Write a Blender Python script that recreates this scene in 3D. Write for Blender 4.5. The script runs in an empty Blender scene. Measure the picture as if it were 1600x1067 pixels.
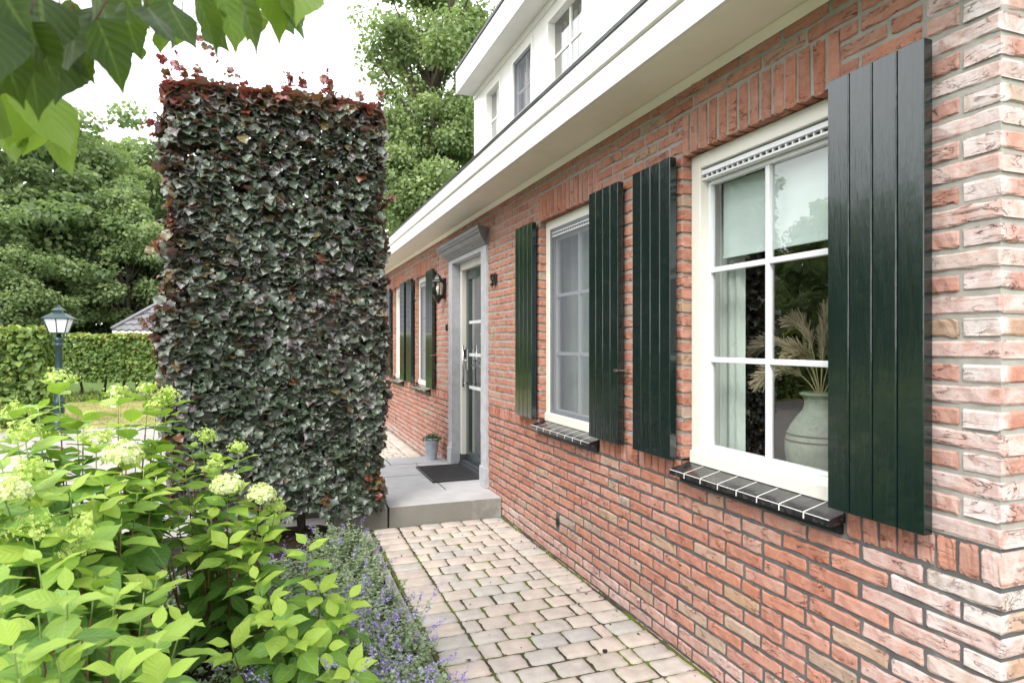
import bpy, bmesh, math, random
import numpy as np
from mathutils import Vector, Matrix
R = math.radians
random.seed(7)
rng = np.random.default_rng(11)
SC = bpy.context.scene
COL = SC.collection

# ------------------------------------------------------------------ camera
CAM = Vector((-1.8, 0.0, 1.49))
YAW = R(20.3)
cam = bpy.data.cameras.new('camera'); camo = bpy.data.objects.new('camera', cam); COL.objects.link(camo)
cam.sensor_width = 36; cam.lens = 22.5; cam.shift_y = 1.5 / 1600
cam.clip_start = 0.05; cam.clip_end = 2000
camo.location = CAM; camo.rotation_euler = (R(90), 0, -YAW)
cam.dof.use_dof = True; cam.dof.focus_distance = 4.0; cam.dof.aperture_fstop = 5.6
SC.camera = camo

# ------------------------------------------------------------------ sky, sun, exposure
SUN_DIR = Vector((-0.52, -0.60, 0.78)).normalized()
SUN_EL = math.asin(SUN_DIR.z); SUN_ROT = math.atan2(SUN_DIR.x, SUN_DIR.y)
W = bpy.data.worlds.new('World'); SC.world = W; W.use_nodes = True
nt = W.node_tree; nt.nodes.clear()
wo = nt.nodes.new('ShaderNodeOutputWorld'); wb = nt.nodes.new('ShaderNodeBackground')
sky = nt.nodes.new('ShaderNodeTexSky'); sky.sky_type = 'NISHITA'; sky.sun_disc = False
sky.sun_elevation = SUN_EL; sky.sun_rotation = SUN_ROT; sky.dust_density = 3.0
tc = nt.nodes.new('ShaderNodeTexCoord'); ns = nt.nodes.new('ShaderNodeTexNoise')
ns.inputs['Scale'].default_value = 2.2; ns.inputs['Detail'].default_value = 6
rp = nt.nodes.new('ShaderNodeValToRGB')
rp.color_ramp.elements[0].position = .25; rp.color_ramp.elements[0].color = (10.0, 10.2, 10.6, 1)
rp.color_ramp.elements[1].position = .75; rp.color_ramp.elements[1].color = (14.5, 14.5, 14.4, 1)
mx = nt.nodes.new('ShaderNodeMix'); mx.data_type = 'RGBA'; mx.inputs[0].default_value = .88
nt.links.new(tc.outputs['Generated'], ns.inputs['Vector']); nt.links.new(ns.outputs['Fac'], rp.inputs[0])
nt.links.new(sky.outputs[0], mx.inputs[6]); nt.links.new(rp.outputs[0], mx.inputs[7])
nt.links.new(mx.outputs[2], wb.inputs['Color']); wb.inputs['Strength'].default_value = 0.14
nt.links.new(wb.outputs[0], wo.inputs[0])
sl = bpy.data.lights.new('sun', 'SUN'); sl.energy = 2.1; sl.angle = R(20); sl.color = (1, .96, .9)
so = bpy.data.objects.new('sun', sl); COL.objects.link(so)
so.rotation_euler = SUN_DIR.to_track_quat('Z', 'Y').to_euler(); so.location = (-8, -6, 14)
SC.view_settings.view_transform = 'Standard'; SC.view_settings.look = 'None'
SC.view_settings.gamma = 1; SC.view_settings.exposure = 0.86

# ------------------------------------------------------------------ object helpers
def at(px, py, t):
    """point of the place at depth t along the line of sight through pixel (px, py) of the 1600 px photograph"""
    u = (px - 800) / 1000; v = (535 - py) / 1000
    s, c = math.sin(YAW), math.cos(YAW)
    return Vector((CAM.x + t * (u * c + s), CAM.y + t * (-u * s + c), CAM.z + t * v))

def thing(name, label, cat, loc=(0, 0, 0), group=None):
    o = bpy.data.objects.new(name, None); COL.objects.link(o); o.location = loc
    o.empty_display_size = .1
    o['label'] = label; o['category'] = cat
    if group: o['group'] = group
    return o
def tag(o, label, cat, group=None):
    o['label'] = label; o['category'] = cat
    if group: o['group'] = group
    return o
def kind(o, k): o['kind'] = k; return o
def link(name, me, parent=None):
    o = bpy.data.objects.new(name, me); COL.objects.link(o)
    if parent is not None:
        o.parent = parent
        if parent.type == 'EMPTY': o.matrix_parent_inverse = Matrix.Translation(-parent.location)
    return o
def copy_tree(o, parent=None):
    c = o.copy(); COL.objects.link(c)
    if parent is not None:
        c.parent = parent; c.matrix_parent_inverse = o.matrix_parent_inverse.copy()
    for ch in list(o.children): copy_tree(ch, c)
    return c

class MB:
    """collects boxes, tubes, lathes ... into one mesh"""
    def __init__(s): s.v = []; s.f = []; s.m = []; s.mi = 0; s.sm = []
    def add(s, vs, fs, smooth=False):
        b = len(s.v); s.v += [tuple(p) for p in vs]
        for f in fs: s.f.append([b + i for i in f]); s.m.append(s.mi); s.sm.append(smooth)
        return s
    def box(s, x0, x1, y0, y1, z0, z1):
        vs = [(x, y, z) for x in (x0, x1) for y in (y0, y1) for z in (z0, z1)]
        return s.add(vs, [(0,1,3,2),(4,6,7,5),(0,4,5,1),(2,3,7,6),(0,2,6,4),(1,5,7,3)])
    def quad(s, *p): return s.add(p, [tuple(range(len(p)))])
    def prism(s, poly, y0, y1):          # poly in (x, z), extruded along y
        n = len(poly)
        vs = [(x, y0, z) for x, z in poly] + [(x, y1, z) for x, z in poly]
        fs = [(i, (i+1) % n, n + (i+1) % n, n + i) for i in range(n)] + [tuple(range(n-1, -1, -1)), tuple(range(n, 2*n))]
        return s.add(vs, fs)
    def prismx(s, poly, x0, x1):         # poly in (y, z), extruded along x
        n = len(poly)
        vs = [(x0, y, z) for y, z in poly] + [(x1, y, z) for y, z in poly]
        fs = [(i, (i+1) % n, n + (i+1) % n, n + i) for i in range(n)] + [tuple(range(n-1, -1, -1)), tuple(range(n, 2*n))]
        return s.add(vs, fs)
    def tube(s, pts, rad, n=8, cap=True):
        pts = [Vector(p) for p in pts]
        if not hasattr(rad, '__len__'): rad = [rad] * len(pts)
        vs = []; fs = []
        ref = Vector((.31, .2, .93))
        for i, p in enumerate(pts):
            d = (pts[min(i+1, len(pts)-1)] - pts[max(i-1, 0)])
            if d.length < 1e-9: d = Vector((0, 0, 1))
            d.normalize()
            a = d.cross(ref)
            if a.length < 1e-3: a = d.cross(Vector((1, 0, 0)))
            a.normalize(); b = d.cross(a)
            for k in range(n):
                w = 2 * math.pi * k / n
                vs.append(p + (a * math.cos(w) + b * math.sin(w)) * rad[i])
        for i in range(len(pts) - 1):
            for k in range(n):
                fs.append((i*n + k, i*n + (k+1) % n, (i+1)*n + (k+1) % n, (i+1)*n + k))
        if cap:
            fs.append(tuple(range(n-1, -1, -1))); fs.append(tuple((len(pts)-1)*n + k for k in range(n)))
        return s.add(vs, fs, True)
    def lathe(s, prof, c=(0, 0, 0), n=24, smooth=True, a0=0.0, sq=None):
        vs = []; fs = []
        for r, z in prof:
            for k in range(n):
                w = a0 + 2 * math.pi * k / n
                vs.append((c[0] + r * math.cos(w), c[1] + r * math.sin(w), c[2] + z))
        for i in range(len(prof) - 1):
            for k in range(n):
                fs.append((i*n + k, i*n + (k+1) % n, (i+1)*n + (k+1) % n, (i+1)*n + k))
        return s.add(vs, fs, smooth)
    def build(s, name, mats, parent=None, bevel=0):
        me = bpy.data.meshes.new(name); me.from_pydata(s.v, [], s.f)
        if not isinstance(mats, (list, tuple)): mats = [mats]
        for m in mats: me.materials.append(m)
        me.polygons.foreach_set('material_index', s.m)
        me.polygons.foreach_set('use_smooth', s.sm)
        bm = bmesh.new(); bm.from_mesh(me); bmesh.ops.recalc_face_normals(bm, faces=bm.faces); bm.to_mesh(me); bm.free()
        o = link(name, me, parent)
        if bevel:
            md = o.modifiers.new('bevel', 'BEVEL'); md.width = bevel; md.segments = 2; md.limit_method = 'ANGLE'
            md.harden_normals = False
        return o

def np_mesh(name, V, F, mats, attrs=None, smooth=False, mi=None):
    """V (n,3), F (m,k) -> mesh with optional point colour attributes"""
    me = bpy.data.meshes.new(name)
    V = np.asarray(V, np.float32); F = np.asarray(F, np.int32)
    n, k = F.shape
    me.vertices.add(len(V)); me.vertices.foreach_set('co', V.ravel())
    me.loops.add(n * k); me.loops.foreach_set('vertex_index', F.ravel())
    me.polygons.add(n); me.polygons.foreach_set('loop_start', np.arange(0, n*k, k, dtype=np.int32))
    try: me.polygons.foreach_set('loop_total', np.full(n, k, np.int32))
    except Exception: pass
    if not isinstance(mats, (list, tuple)): mats = [mats]
    for m in mats: me.materials.append(m)
    if mi is not None: me.polygons.foreach_set('material_index', np.asarray(mi, np.int32))
    me.polygons.foreach_set('use_smooth', np.full(n, smooth, bool))
    for an, A in (attrs or {}).items():
        at_ = me.attributes.new(an, 'FLOAT_COLOR', 'POINT')
        A = np.asarray(A, np.float32)
        at_.data.foreach_set('color', A.ravel())
    me.update(calc_edges=True); me.validate()
    return me

def nrm(a): return a / np.maximum(np.linalg.norm(a, axis=-1, keepdims=True), 1e-9)
def scatter(tv, tf, tuv, P, X, N, S, tone, wid=None):
    """place a leaf template at many points. attr = (random, tone, u, v)"""
    P = np.asarray(P, float); n = len(P)
    X = nrm(np.asarray(X, float)); N = np.asarray(N, float)
    N = nrm(N - (N * X).sum(1, keepdims=True) * X); Y = np.cross(N, X)
    S = np.broadcast_to(np.asarray(S, float), (n,))
    wv = S if wid is None else S * wid
    V = P[:, None, :] + (S[:, None] * tv[None, :, 0])[..., None] * X[:, None] \
        + (wv[:, None] * tv[None, :, 1])[..., None] * Y[:, None] + (S[:, None] * tv[None, :, 2])[..., None] * N[:, None]
    k = len(tv)
    F = (tf[None] + (np.arange(n) * k)[:, None, None]).reshape(-1, tf.shape[1])
    A = np.zeros((n, k, 4)); A[:, :, 0] = rng.random(n)[:, None]; A[:, :, 1] = np.broadcast_to(tone, (n,))[:, None]
    A[:, :, 2] = tuv[None, :, 0]; A[:, :, 3] = tuv[None, :, 1]
    return V.reshape(-1, 3), F, A.reshape(-1, 4)
def merge(parts):
    V = []; F = []; A = []; b = 0
    for v, f, a in parts:
        V.append(v); F.append(f + b); A.append(a); b += len(v)
    return np.concatenate(V), np.concatenate(F), np.concatenate(A)

def leaf_template(widths, droop=.25, fold=.25, wave=0.0, nv=2, tooth=0.0):
    """leaf along +x, unit length; widths = half widths along it; nv strips on each side of the midrib"""
    n = len(widths); vs = []; uv = []; fs = []
    cols = 2 * nv + 1
    for i, w in enumerate(widths):
        u = i / (n - 1)
        for j in range(cols):
            q = (j - nv) / nv
            ww = w * (1 + (tooth * (1 if i % 2 else -1) if abs(q) == 1 else 0))
            y = q * ww
            z = -droop * u * u + fold * abs(y) + wave * math.sin(u * 9 + (1 if q > 0 else 2.2)) * abs(q) * w * 2
            vs.append((u, y, z)); uv.append((u, q * .5 + .5))
    for i in range(n - 1):
        for j in range(cols - 1):
            fs.append((i*cols + j, (i+1)*cols + j, (i+1)*cols + j + 1, i*cols + j + 1))
    return np.array(vs), np.array(fs), np.array(uv)

# ------------------------------------------------------------------ material helpers
def mat(name):
    m = bpy.data.materials.new(name); m.use_nodes = True
    t = m.node_tree; b = t.nodes['Principled BSDF']
    return m, t, b
def nd(t, typ, **kw):
    n = t.nodes.new(typ)
    for k, v in kw.items():
        if k in n.bl_rna.properties.keys() and not k[0].isupper(): setattr(n, k, v)
        else: n.inputs[k.replace('_', ' ')].default_value = v
    return n
def noise(t, vec, scale, detail=4, rough=.55, dist=0):
    n = t.nodes.new('ShaderNodeTexNoise'); n.inputs['Scale'].default_value = scale; n.inputs['Detail'].default_value = detail
    n.inputs['Roughness'].default_value = rough; n.inputs['Distortion'].default_value = dist
    if vec is not None: t.links.new(vec, n.inputs['Vector'])
    return n.outputs['Fac']
def ramp(t, fac, stops, interp='LINEAR'):
    r = t.nodes.new('ShaderNodeValToRGB'); r.color_ramp.interpolation = interp
    e = r.color_ramp.elements
    while len(e) < len(stops): e.new(.5)
    for el, (p, c) in zip(e, stops):
        el.position = p; el.color = (c, c, c, 1) if not hasattr(c, '__len__') else (*c, 1)
    t.links.new(fac, r.inputs[0]); return r.outputs[0]
def mixc(t, fac, a, b, blend='MIX'):
    n = t.nodes.new('ShaderNodeMix'); n.data_type = 'RGBA'; n.blend_type = blend
    for s, i in ((fac, 0), (a, 6), (b, 7)):
        if hasattr(s, 'links') or hasattr(s, 'is_linked'): t.links.new(s, n.inputs[i])
        elif hasattr(s, '__len__'): n.inputs[i].default_value = (*s, 1)
        else: n.inputs[i].default_value = s if i == 0 else (s, s, s, 1)
    return n.outputs[2]
def mth(t, op, a, b=0.0, c=None):
    n = t.nodes.new('ShaderNodeMath'); n.operation = op
    for s, i in ((a, 0), (b, 1), (c, 2)):
        if s is None: continue
        if hasattr(s, 'is_linked'): t.links.new(s, n.inputs[i])
        else: n.inputs[i].default_value = s
    return n.outputs[0]
def mapping(t, vec, scale=(1, 1, 1), loc=None):
    n = t.nodes.new('ShaderNodeMapping'); n.inputs['Scale'].default_value = scale
    t.links.new(vec, n.inputs['Vector'])
    if loc is not None:
        if hasattr(loc, 'is_linked'): t.links.new(loc, n.inputs['Location'])
        else: n.inputs['Location'].default_value = loc
    return n.outputs[0]
def objco(t): return t.nodes.new('ShaderNodeTexCoord').outputs['Object']
def bump(t, b, h, strength=.4, dist=.01):
    n = t.nodes.new('ShaderNodeBump'); n.inputs['Strength'].default_value = strength; n.inputs['Distance'].default_value = dist
    t.links.new(h, n.inputs['Height']); t.links.new(n.outputs[0], b.inputs['Normal'])
def attr(t, name):
    n = t.nodes.new('ShaderNodeAttribute'); n.attribute_name = name
    s = t.nodes.new('ShaderNodeSeparateColor'); t.links.new(n.outputs['Color'], s.inputs[0])
    return s.outputs[0], s.outputs[1], s.outputs[2], n.outputs['Alpha']

def simple(name, col, rough=.5, metal=0, var=.12, vscale=8, bmp=0, bscale=60, spec=.5, dirt=None, coat=0):
    m, t, b = mat(name); co = objco(t)
    f = noise(t, co, vscale, 5)
    lo = tuple(c * (1 - var) for c in col); hi = tuple(min(1, c * (1 + var)) for c in col)
    c = ramp(t, f, [(.3, lo), (.7, hi)])
    if dirt:
        dcol, amt, sc = dirt
        c = mixc(t, mth(t, 'MULTIPLY', ramp(t, noise(t, co, sc, 6, .65), [(.5, 0.0), (.75, 1.0)]), amt), c, dcol)
    t.links.new(c, b.inputs['Base Color'])
    b.inputs['Roughness'].default_value = rough; b.inputs['Metallic'].default_value = metal
    b.inputs['Specular IOR Level'].default_value = spec; b.inputs['Coat Weight'].default_value = coat
    if bmp: bump(t, b, noise(t, co, bscale, 4), bmp, .004)
    return m

def leafmat(name, stops, rough=.4, trans=.35, tcol=(.3, .5, .05), vein=.3, spec=.5, jitter=.25, veincol=(.5, .62, .25)):
    """stops: colour ramp over the tone attribute"""
    m, t, b = mat(name)
    r, tone, u, v = attr(t, 'lf')
    jt = mth(t, 'ADD', tone, mth(t, 'MULTIPLY', mth(t, 'SUBTRACT', r, .5), jitter))
    c = ramp(t, jt, stops)
    if vein:
        av = mth(t, 'ABSOLUTE', mth(t, 'SUBTRACT', v, .5))
        mid = mth(t, 'LESS_THAN', av, .035)
        side = mth(t, 'SINE', mth(t, 'MULTIPLY', mth(t, 'SUBTRACT', u, mth(t, 'MULTIPLY', av, .55)), 44.0))
        sv = ramp(t, side, [(.86, 0.0), (1.0, 1.0)])
        vm = mth(t, 'MULTIPLY', mth(t, 'MAXIMUM', mid, mth(t, 'MULTIPLY', sv, .55)), vein)
        c = mixc(t, vm, c, veincol)
        bump(t, b, mth(t, 'ADD', side, mth(t, 'MULTIPLY', mid, -2.0)), .25, .002)
    t.links.new(c, b.inputs['Base Color']); b.inputs['Roughness'].default_value = rough
    b.inputs['Specular IOR Level'].default_value = spec
    if trans:
        tr = t.nodes.new('ShaderNodeBsdfTranslucent'); mxs = t.nodes.new('ShaderNodeMixShader')
        t.links.new(mixc(t, .6, c, tcol), tr.inputs['Color'])
        mxs.inputs[0].default_value = trans
        t.links.new(b.outputs[0], mxs.inputs[1]); t.links.new(tr.outputs[0], mxs.inputs[2])
        t.links.new(mxs.outputs[0], t.nodes['Material Output'].inputs[0])
    return m

M = {}
# brick: attr bc = (random, random2, whitewash, -)
def brick_mat():
    m, t, b = mat('handmade_brick'); co = objco(t)
    r1, r2, wh, _ = attr(t, 'bc')
    off = t.nodes.new('ShaderNodeCombineXYZ')
    t.links.new(mth(t, 'MULTIPLY', r1, 37.0), off.inputs[0]); t.links.new(mth(t, 'MULTIPLY', r2, 53.0), off.inputs[1])
    t.links.new(mth(t, 'MULTIPLY', r2, 11.0), off.inputs[2])
    pv = mapping(t, co, (1, 1, 1), off.outputs[0])
    c = ramp(t, r1, [(0, (.32, .115, .068)), (.35, (.37, .142, .085)), (.62, (.40, .165, .102)), (.8, (.34, .13, .084)), (.9, (.34, .18, .12)), (.96, (.34, .22, .135)), (1, (.28, .20, .145))])
    n1 = noise(t, pv, 22, 6, .65)
    c = mixc(t, 1.0, c, ramp(t, n1, [(.25, .82), (.5, 1.0), (.75, 1.14)]), 'MULTIPLY')
    # sandy pale bloom
    bl = ramp(t, noise(t, pv, 34, 5, .7), [(.46, 0.0), (.74, .38)])
    c = mixc(t, bl, c, (.46, .31, .25))
    # white lime bloom
    wm = mth(t, 'MULTIPLY', wh, ramp(t, noise(t, pv, 17, 6, .7, .6), [(.3, .3), (.58, 1.0)]))
    c = mixc(t, wm, c, (.60, .555, .55))
    # folds of the hand-thrown clay
    fv = mapping(t, co, (1.6, .62, 2.6), off.outputs[0])
    fn = noise(t, fv, 9, 5, .6, 1.0)
    fold = ramp(t, mth(t, 'ABSOLUTE', mth(t, 'SUBTRACT', fn, .5)), [(0, 1.0), (.006, .9), (.017, .0)])
    gate = ramp(t, noise(t, pv, 10, 3, .6), [(.47, 0.0), (.60, 1.0)])
    fold = mth(t, 'MULTIPLY', fold, gate)
    c = mixc(t, mth(t, 'MULTIPLY', fold, .86), c, (.12, .035, .025))
    pits = ramp(t, noise(t, pv, 120, 3, .6), [(.28, 1.0), (.36, 0.0)])
    c = mixc(t, mth(t, 'MULTIPLY', pits, .5), c, (.16, .06, .04))
    t.links.new(c, b.inputs['Base Color']); b.inputs['Roughness'].default_value = .85
    b.inputs['Specular IOR Level'].default_value = .25
    h = mth(t, 'ADD', mth(t, 'MULTIPLY', fold, -1.3), mth(t, 'ADD', mth(t, 'MULTIPLY', fn, 1.3), mth(t, 'MULTIPLY', noise(t, pv, 70, 5, .7), .6)))
    bump(t, b, h, .75, .005)
    return m
M['brick'] = brick_mat()
def mortar_mat(name, a, b_, lime):
    m, t, b = mat(name); co = objco(t)
    c = ramp(t, noise(t, co, 14, 6, .7), [(.3, a), (.7, b_)])
    c = mixc(t, ramp(t, noise(t, co, 5, 5, .6), [(.56, 0.0), (.75, lime)]), c, (.45, .44, .42))
    t.links.new(c, b.inputs['Base Color']); b.inputs['Roughness'].default_value = .95; b.inputs['Specular IOR Level'].default_value = .1
    bump(t, b, noise(t, co, 140, 5, .7), .6, .003)
    return m
M['mortar_light'] = mortar_mat('light_mortar', (.26, .25, .225), (.36, .35, .32), .25)
M['mortar_dark'] = mortar_mat('dark_mortar', (.075, .077, .078), (.125, .125, .122), .3)
M['white'] = simple('white_paint', (.78, .77, .73), .32, var=.03, vscale=3, bmp=.05, bscale=90, dirt=((.48, .47, .40), .22, 4))
M['cream'] = simple('cream_paint', (.69, .675, .61), .4, var=.03, vscale=3, bmp=.04, dirt=((.5, .46, .36), .12, 4))
M['whitetrim'] = simple('white_gloss_trim', (.68, .70, .72), .2, var=.02)
M['zinc'] = simple('zinc', (.30, .31, .34), .35, .85, .2, 6, bmp=.05)
M['lead'] = simple('dark_lead', (.06, .062, .07), .5, .2, .2, 10)
M['bluestone'] = simple('blue_grey_stone', (.38, .385, .41), .6, var=.12, vscale=14, bmp=.12, bscale=120, dirt=((.24, .24, .24), .4, 9))
M['black'] = simple('black_metal_and_sill_shade', (.012, .013, .014), .35, .2, .1)
M['steel'] = simple('brushed_steel', (.55, .55, .55), .25, .95, .05)
M['tile'] = simple('black_glazed_tile', (.012, .012, .015), .22, var=.4, coat=.25, vscale=9, dirt=((.2, .2, .2), .35, 40))
M['joint'] = simple('white_joint', (.62, .61, .58), .8, var=.1)
M['rubber'] = simple('black_rubber', (.028, .028, .03), .5, var=.2, bmp=.1)
M['door'] = simple('dark_green_door_paint', (.03, .045, .045), .25, var=.1, coat=.3)
M['curtain'] = simple('pale_curtain', (.62, .68, .64), .9, var=.06)
M['blind'] = simple('pale_blind', (.60, .67, .66), .8, var=.04, bmp=.1, bscale=200)
M['room'] = simple('room_wall', (.10, .09, .08), .9, var=.15)  # walls coloured dark so the interior looks unlit
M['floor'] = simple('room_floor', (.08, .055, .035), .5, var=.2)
M['bulb'] = simple('frosted_bulb', (.85, .85, .8), .3, var=.02)
M['milkglass'] = simple('white_milk_glass', (.82, .84, .88), .25, var=.03)
M['lamp_green'] = simple('dark_green_lamp_paint', (.018, .045, .05), .35, .1, .15)
M['siding'] = simple('grey_boarding', (.16, .18, .20), .6, var=.12, vscale=10, bmp=.1)
M['bark'] = simple('bark', (.075, .06, .045), .9, var=.35, vscale=14, bmp=.6, bscale=30)
M['twig'] = simple('brown_twig', (.085, .05, .035), .7, var=.3, vscale=30)
M['stem'] = simple('red_brown_stem', (.17, .075, .045), .6, var=.3, vscale=20)
M['greenstem'] = simple('green_stem', (.2, .28, .07), .6, var=.2, vscale=20)
def shutter_mat():
    m, t, b = mat('dark_green_gloss_paint'); co = objco(t)
    c = ramp(t, noise(t, co, 6, 5), [(.3, (.003, .0105, .0102)), (.7, (.0045, .0135, .0130))])
    sp = ramp(t, noise(t, co, 130, 2), [(.79, 0.0), (.82, .6)])
    c = mixc(t, sp, c, (.2, .22, .22))
    t.links.new(c, b.inputs['Base Color']); b.inputs['Roughness'].default_value = .10
    t.links.new(ramp(t, noise(t, mapping(t, co, (1, 4, .8)), 7, 4), [(.3, .07), (.75, .17)]), b.inputs['Roughness'])
    b.inputs['Specular IOR Level'].default_value = .75; b.inputs['Coat Weight'].default_value = .45; b.inputs['Coat Roughness'].default_value = .05
    h = mth(t, 'ADD', noise(t, mapping(t, co, (1, 3, .35)), 18, 3), mth(t, 'MULTIPLY', noise(t, mapping(t, co, (1, 9, .6)), 40, 3), .3))
    bump(t, b, h, .34, .006)
    return m
M['shutter'] = shutter_mat()
def glass_mat(name='window_glass', tint=(.93, .97, .95), boost=1.0):
    m, t, b = mat(name); t.nodes.remove(b)
    lw_ = t.nodes.new('ShaderNodeLayerWeight'); lw_.inputs[0].default_value = .5
    co = objco(t); bn = t.nodes.new('ShaderNodeBump'); bn.inputs['Strength'].default_value = .03; bn.inputs['Distance'].default_value = .02
    t.links.new(noise(t, co, 5, 2), bn.inputs['Height'])
    gl = t.nodes.new('ShaderNodeBsdfGlossy'); gl.inputs['Roughness'].default_value = .0
    t.links.new(bn.outputs[0], gl.inputs['Normal']); 
    tr = t.nodes.new('ShaderNodeBsdfTransparent'); tr.inputs[0].default_value = (*tint, 1)
    ms = t.nodes.new('ShaderNodeMixShader')
    fac = mth(t, 'MINIMUM', mth(t, 'MULTIPLY', mth(t, 'MULTIPLY_ADD', mth(t, 'POWER', lw_.outputs['Facing'], 5.0), .95, .05), 3.0 * boost), .95)
    t.links.new(fac, ms.inputs[0]); t.links.new(tr.outputs[0], ms.inputs[1]); t.links.new(gl.outputs[0], ms.inputs[2])
    t.links.new(ms.outputs[0], t.nodes['Material Output'].inputs[0])
    return m
M['glass'] = glass_mat()
def screen_mat():
    m, t, b = mat('insect_screen_mesh')
    b.inputs['Base Color'].default_value = (.16, .175, .20, 1); b.inputs['Roughness'].default_value = .6
    tr = t.nodes.new('ShaderNodeBsdfTransparent'); ms = t.nodes.new('ShaderNodeMixShader'); ms.inputs[0].default_value = .55
    t.links.new(tr.outputs[0], ms.inputs[1]); t.links.new(b.outputs[0], ms.inputs[2])
    t.links.new(ms.outputs[0], t.nodes['Material Output'].inputs[0]); return m
M['screen'] = screen_mat()
def concrete_mat():
    m, t, b = mat('doorstep_concrete'); co = objco(t)
    g = t.nodes.new('ShaderNodeNewGeometry')
    sx = t.nodes.new('ShaderNodeSeparateXYZ'); t.links.new(g.outputs['Normal'], sx.inputs[0])
    c = ramp(t, noise(t, co, 5, 6, .6), [(.3, (.34, .335, .34)), (.7, (.43, .425, .43))])
    c = mixc(t, ramp(t, noise(t, co, 260, 2), [(.62, 0.0), (.7, .5)]), c, (.2, .2, .2))
    px = t.nodes.new('ShaderNodeSeparateXYZ'); t.links.new(co, px.inputs[0])
    # algae grows on the front of the step, more to the left
    alg = mth(t, 'MULTIPLY', mth(t, 'LESS_THAN', sx.outputs[2], .5), ramp(t, mth(t, 'ADD', mth(t, 'MULTIPLY', px.outputs[0], -.6), mth(t, 'MULTIPLY', noise(t, co, 9, 5), .9)), [(.28, .3), (.62, 1.0)]))
    c = mixc(t, mth(t, 'MULTIPLY', alg, .70), c, (.10, .095, .06))
    sp = ramp(t, noise(t, co, 160, 3), [(.64, 0.0), (.72, .6)])
    c = mixc(t, mth(t, 'MULTIPLY', sp, alg), c, (.4, .38, .3))
    t.links.new(c, b.inputs['Base Color']); b.inputs['Roughness'].default_value = .8
    bump(t, b, noise(t, co, 150, 4), .3, .003); return m
M['concrete'] = concrete_mat()
def paver_mat():
    m, t, b = mat('tumbled_paver'); co = objco(t); r1, r2, mo, _ = attr(t, 'bc')
    c = ramp(t, r1, [(0, (.43, .38, .33)), (.3, (.47, .40, .35)), (.5, (.41, .385, .355)), (.7, (.46, .385, .34)), (.85, (.385, .37, .35)), (1, (.49, .43, .36))])
    c = mixc(t, 1.0, c, ramp(t, noise(t, co, 9, 6, .65), [(.25, .78), (.75, 1.2)]), 'MULTIPLY')
    c = mixc(t, ramp(t, noise(t, co, 220, 3), [(.62, 0.0), (.7, .55)]), c, (.22, .19, .16))
    c = mixc(t, ramp(t, noise(t, co, 3.0, 4), [(.6, 0.0), (.8, .35)]), c, (.27, .25, .2))
    t.links.new(c, b.inputs['Base Color']); b.inputs['Roughness'].default_value = .88; b.inputs['Specular IOR Level'].default_value = .2
    bump(t, b, mth(t, 'ADD', noise(t, co, 90, 5, .7), mth(t, 'MULTIPLY', noise(t, co, 18, 3), 1.2)), .55, .005); return m
M['paver'] = paver_mat()
def ground_mat(name, stops, scale, rough=.95, bscale=60, bs=.5, second=None, dist=.01):
    m, t, b = mat(name); co = objco(t)
    c = ramp(t, noise(t, co, scale, 8, .7), stops)
    if second: c = mixc(t, ramp(t, noise(t, co, second[1], 5, .6), [(second[3], 0.0), (second[3] + .15, second[2])]), c, second[0])
    t.links.new(c, b.inputs['Base Color']); b.inputs['Roughness'].default_value = rough; b.inputs['Specular IOR Level'].default_value = .15
    bump(t, b, noise(t, co, bscale, 6, .7), bs, dist); return m
M['jointsand'] = ground_mat('mossy_joint', [(.35, (.035, .03, .022)), (.6, (.075, .065, .045))], 30, second=((.11, .14, .022), 2.6, .95, .44))
M['soil'] = ground_mat('dark_soil', [(.3, (.018, .013, .010)), (.6, (.045, .033, .026)), (.8, (.09, .072, .06))], 40, bscale=45, bs=1, dist=.03)
M['lawn'] = ground_mat('dry_lawn', [(.3, (.17, .19, .055)), (.55, (.30, .27, .11)), (.75, (.36, .29, .15))], 1.3, bscale=30, second=((.12, .17, .04), .35, .8, .52))
M['meadow'] = ground_mat('grass_ground', [(.3, (.05, .085, .02)), (.6, (.09, .14, .035)), (.8, (.17, .18, .06))], 1.1, bscale=20)
M['drive'] = ground_mat('pale_driveway', [(.3, (.27, .25, .235)), (.6, (.35, .325, .31)), (.8, (.42, .39, .37))], 6, bscale=110, bs=.5)
M['kerb'] = ground_mat('concrete_kerb', [(.3, (.25, .245, .235)), (.7, (.38, .37, .36))], 18, bscale=120, second=((.11, .12, .06), 6, .5, .55))

# ================================================================== GROUND
def sheet(name, poly, z, m, sub=0):
    me = bpy.data.meshes.new(name); me.from_pydata([(x, y, z) for x, y in poly], [], [tuple(range(len(poly)))])
    me.materials.append(m); o = link(name, me)
    return kind(o, 'structure')
sheet('ground', [(-400, -60), (400, -60), (400, 500), (-400, 500)], -.03, M['meadow'])
sheet('driveway', [(-40, 4.35), (-2.75, 4.35), (-2.75, 5.4), (1.0, 5.4), (1.0, 13.0), (-40, 13.0)], -.006, M['drive'])
sheet('lawn', [(-60, 13.05), (-.5, 13.05), (-.5, 19.2), (-60, 19.2)], -.006, M['lawn'])
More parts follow.
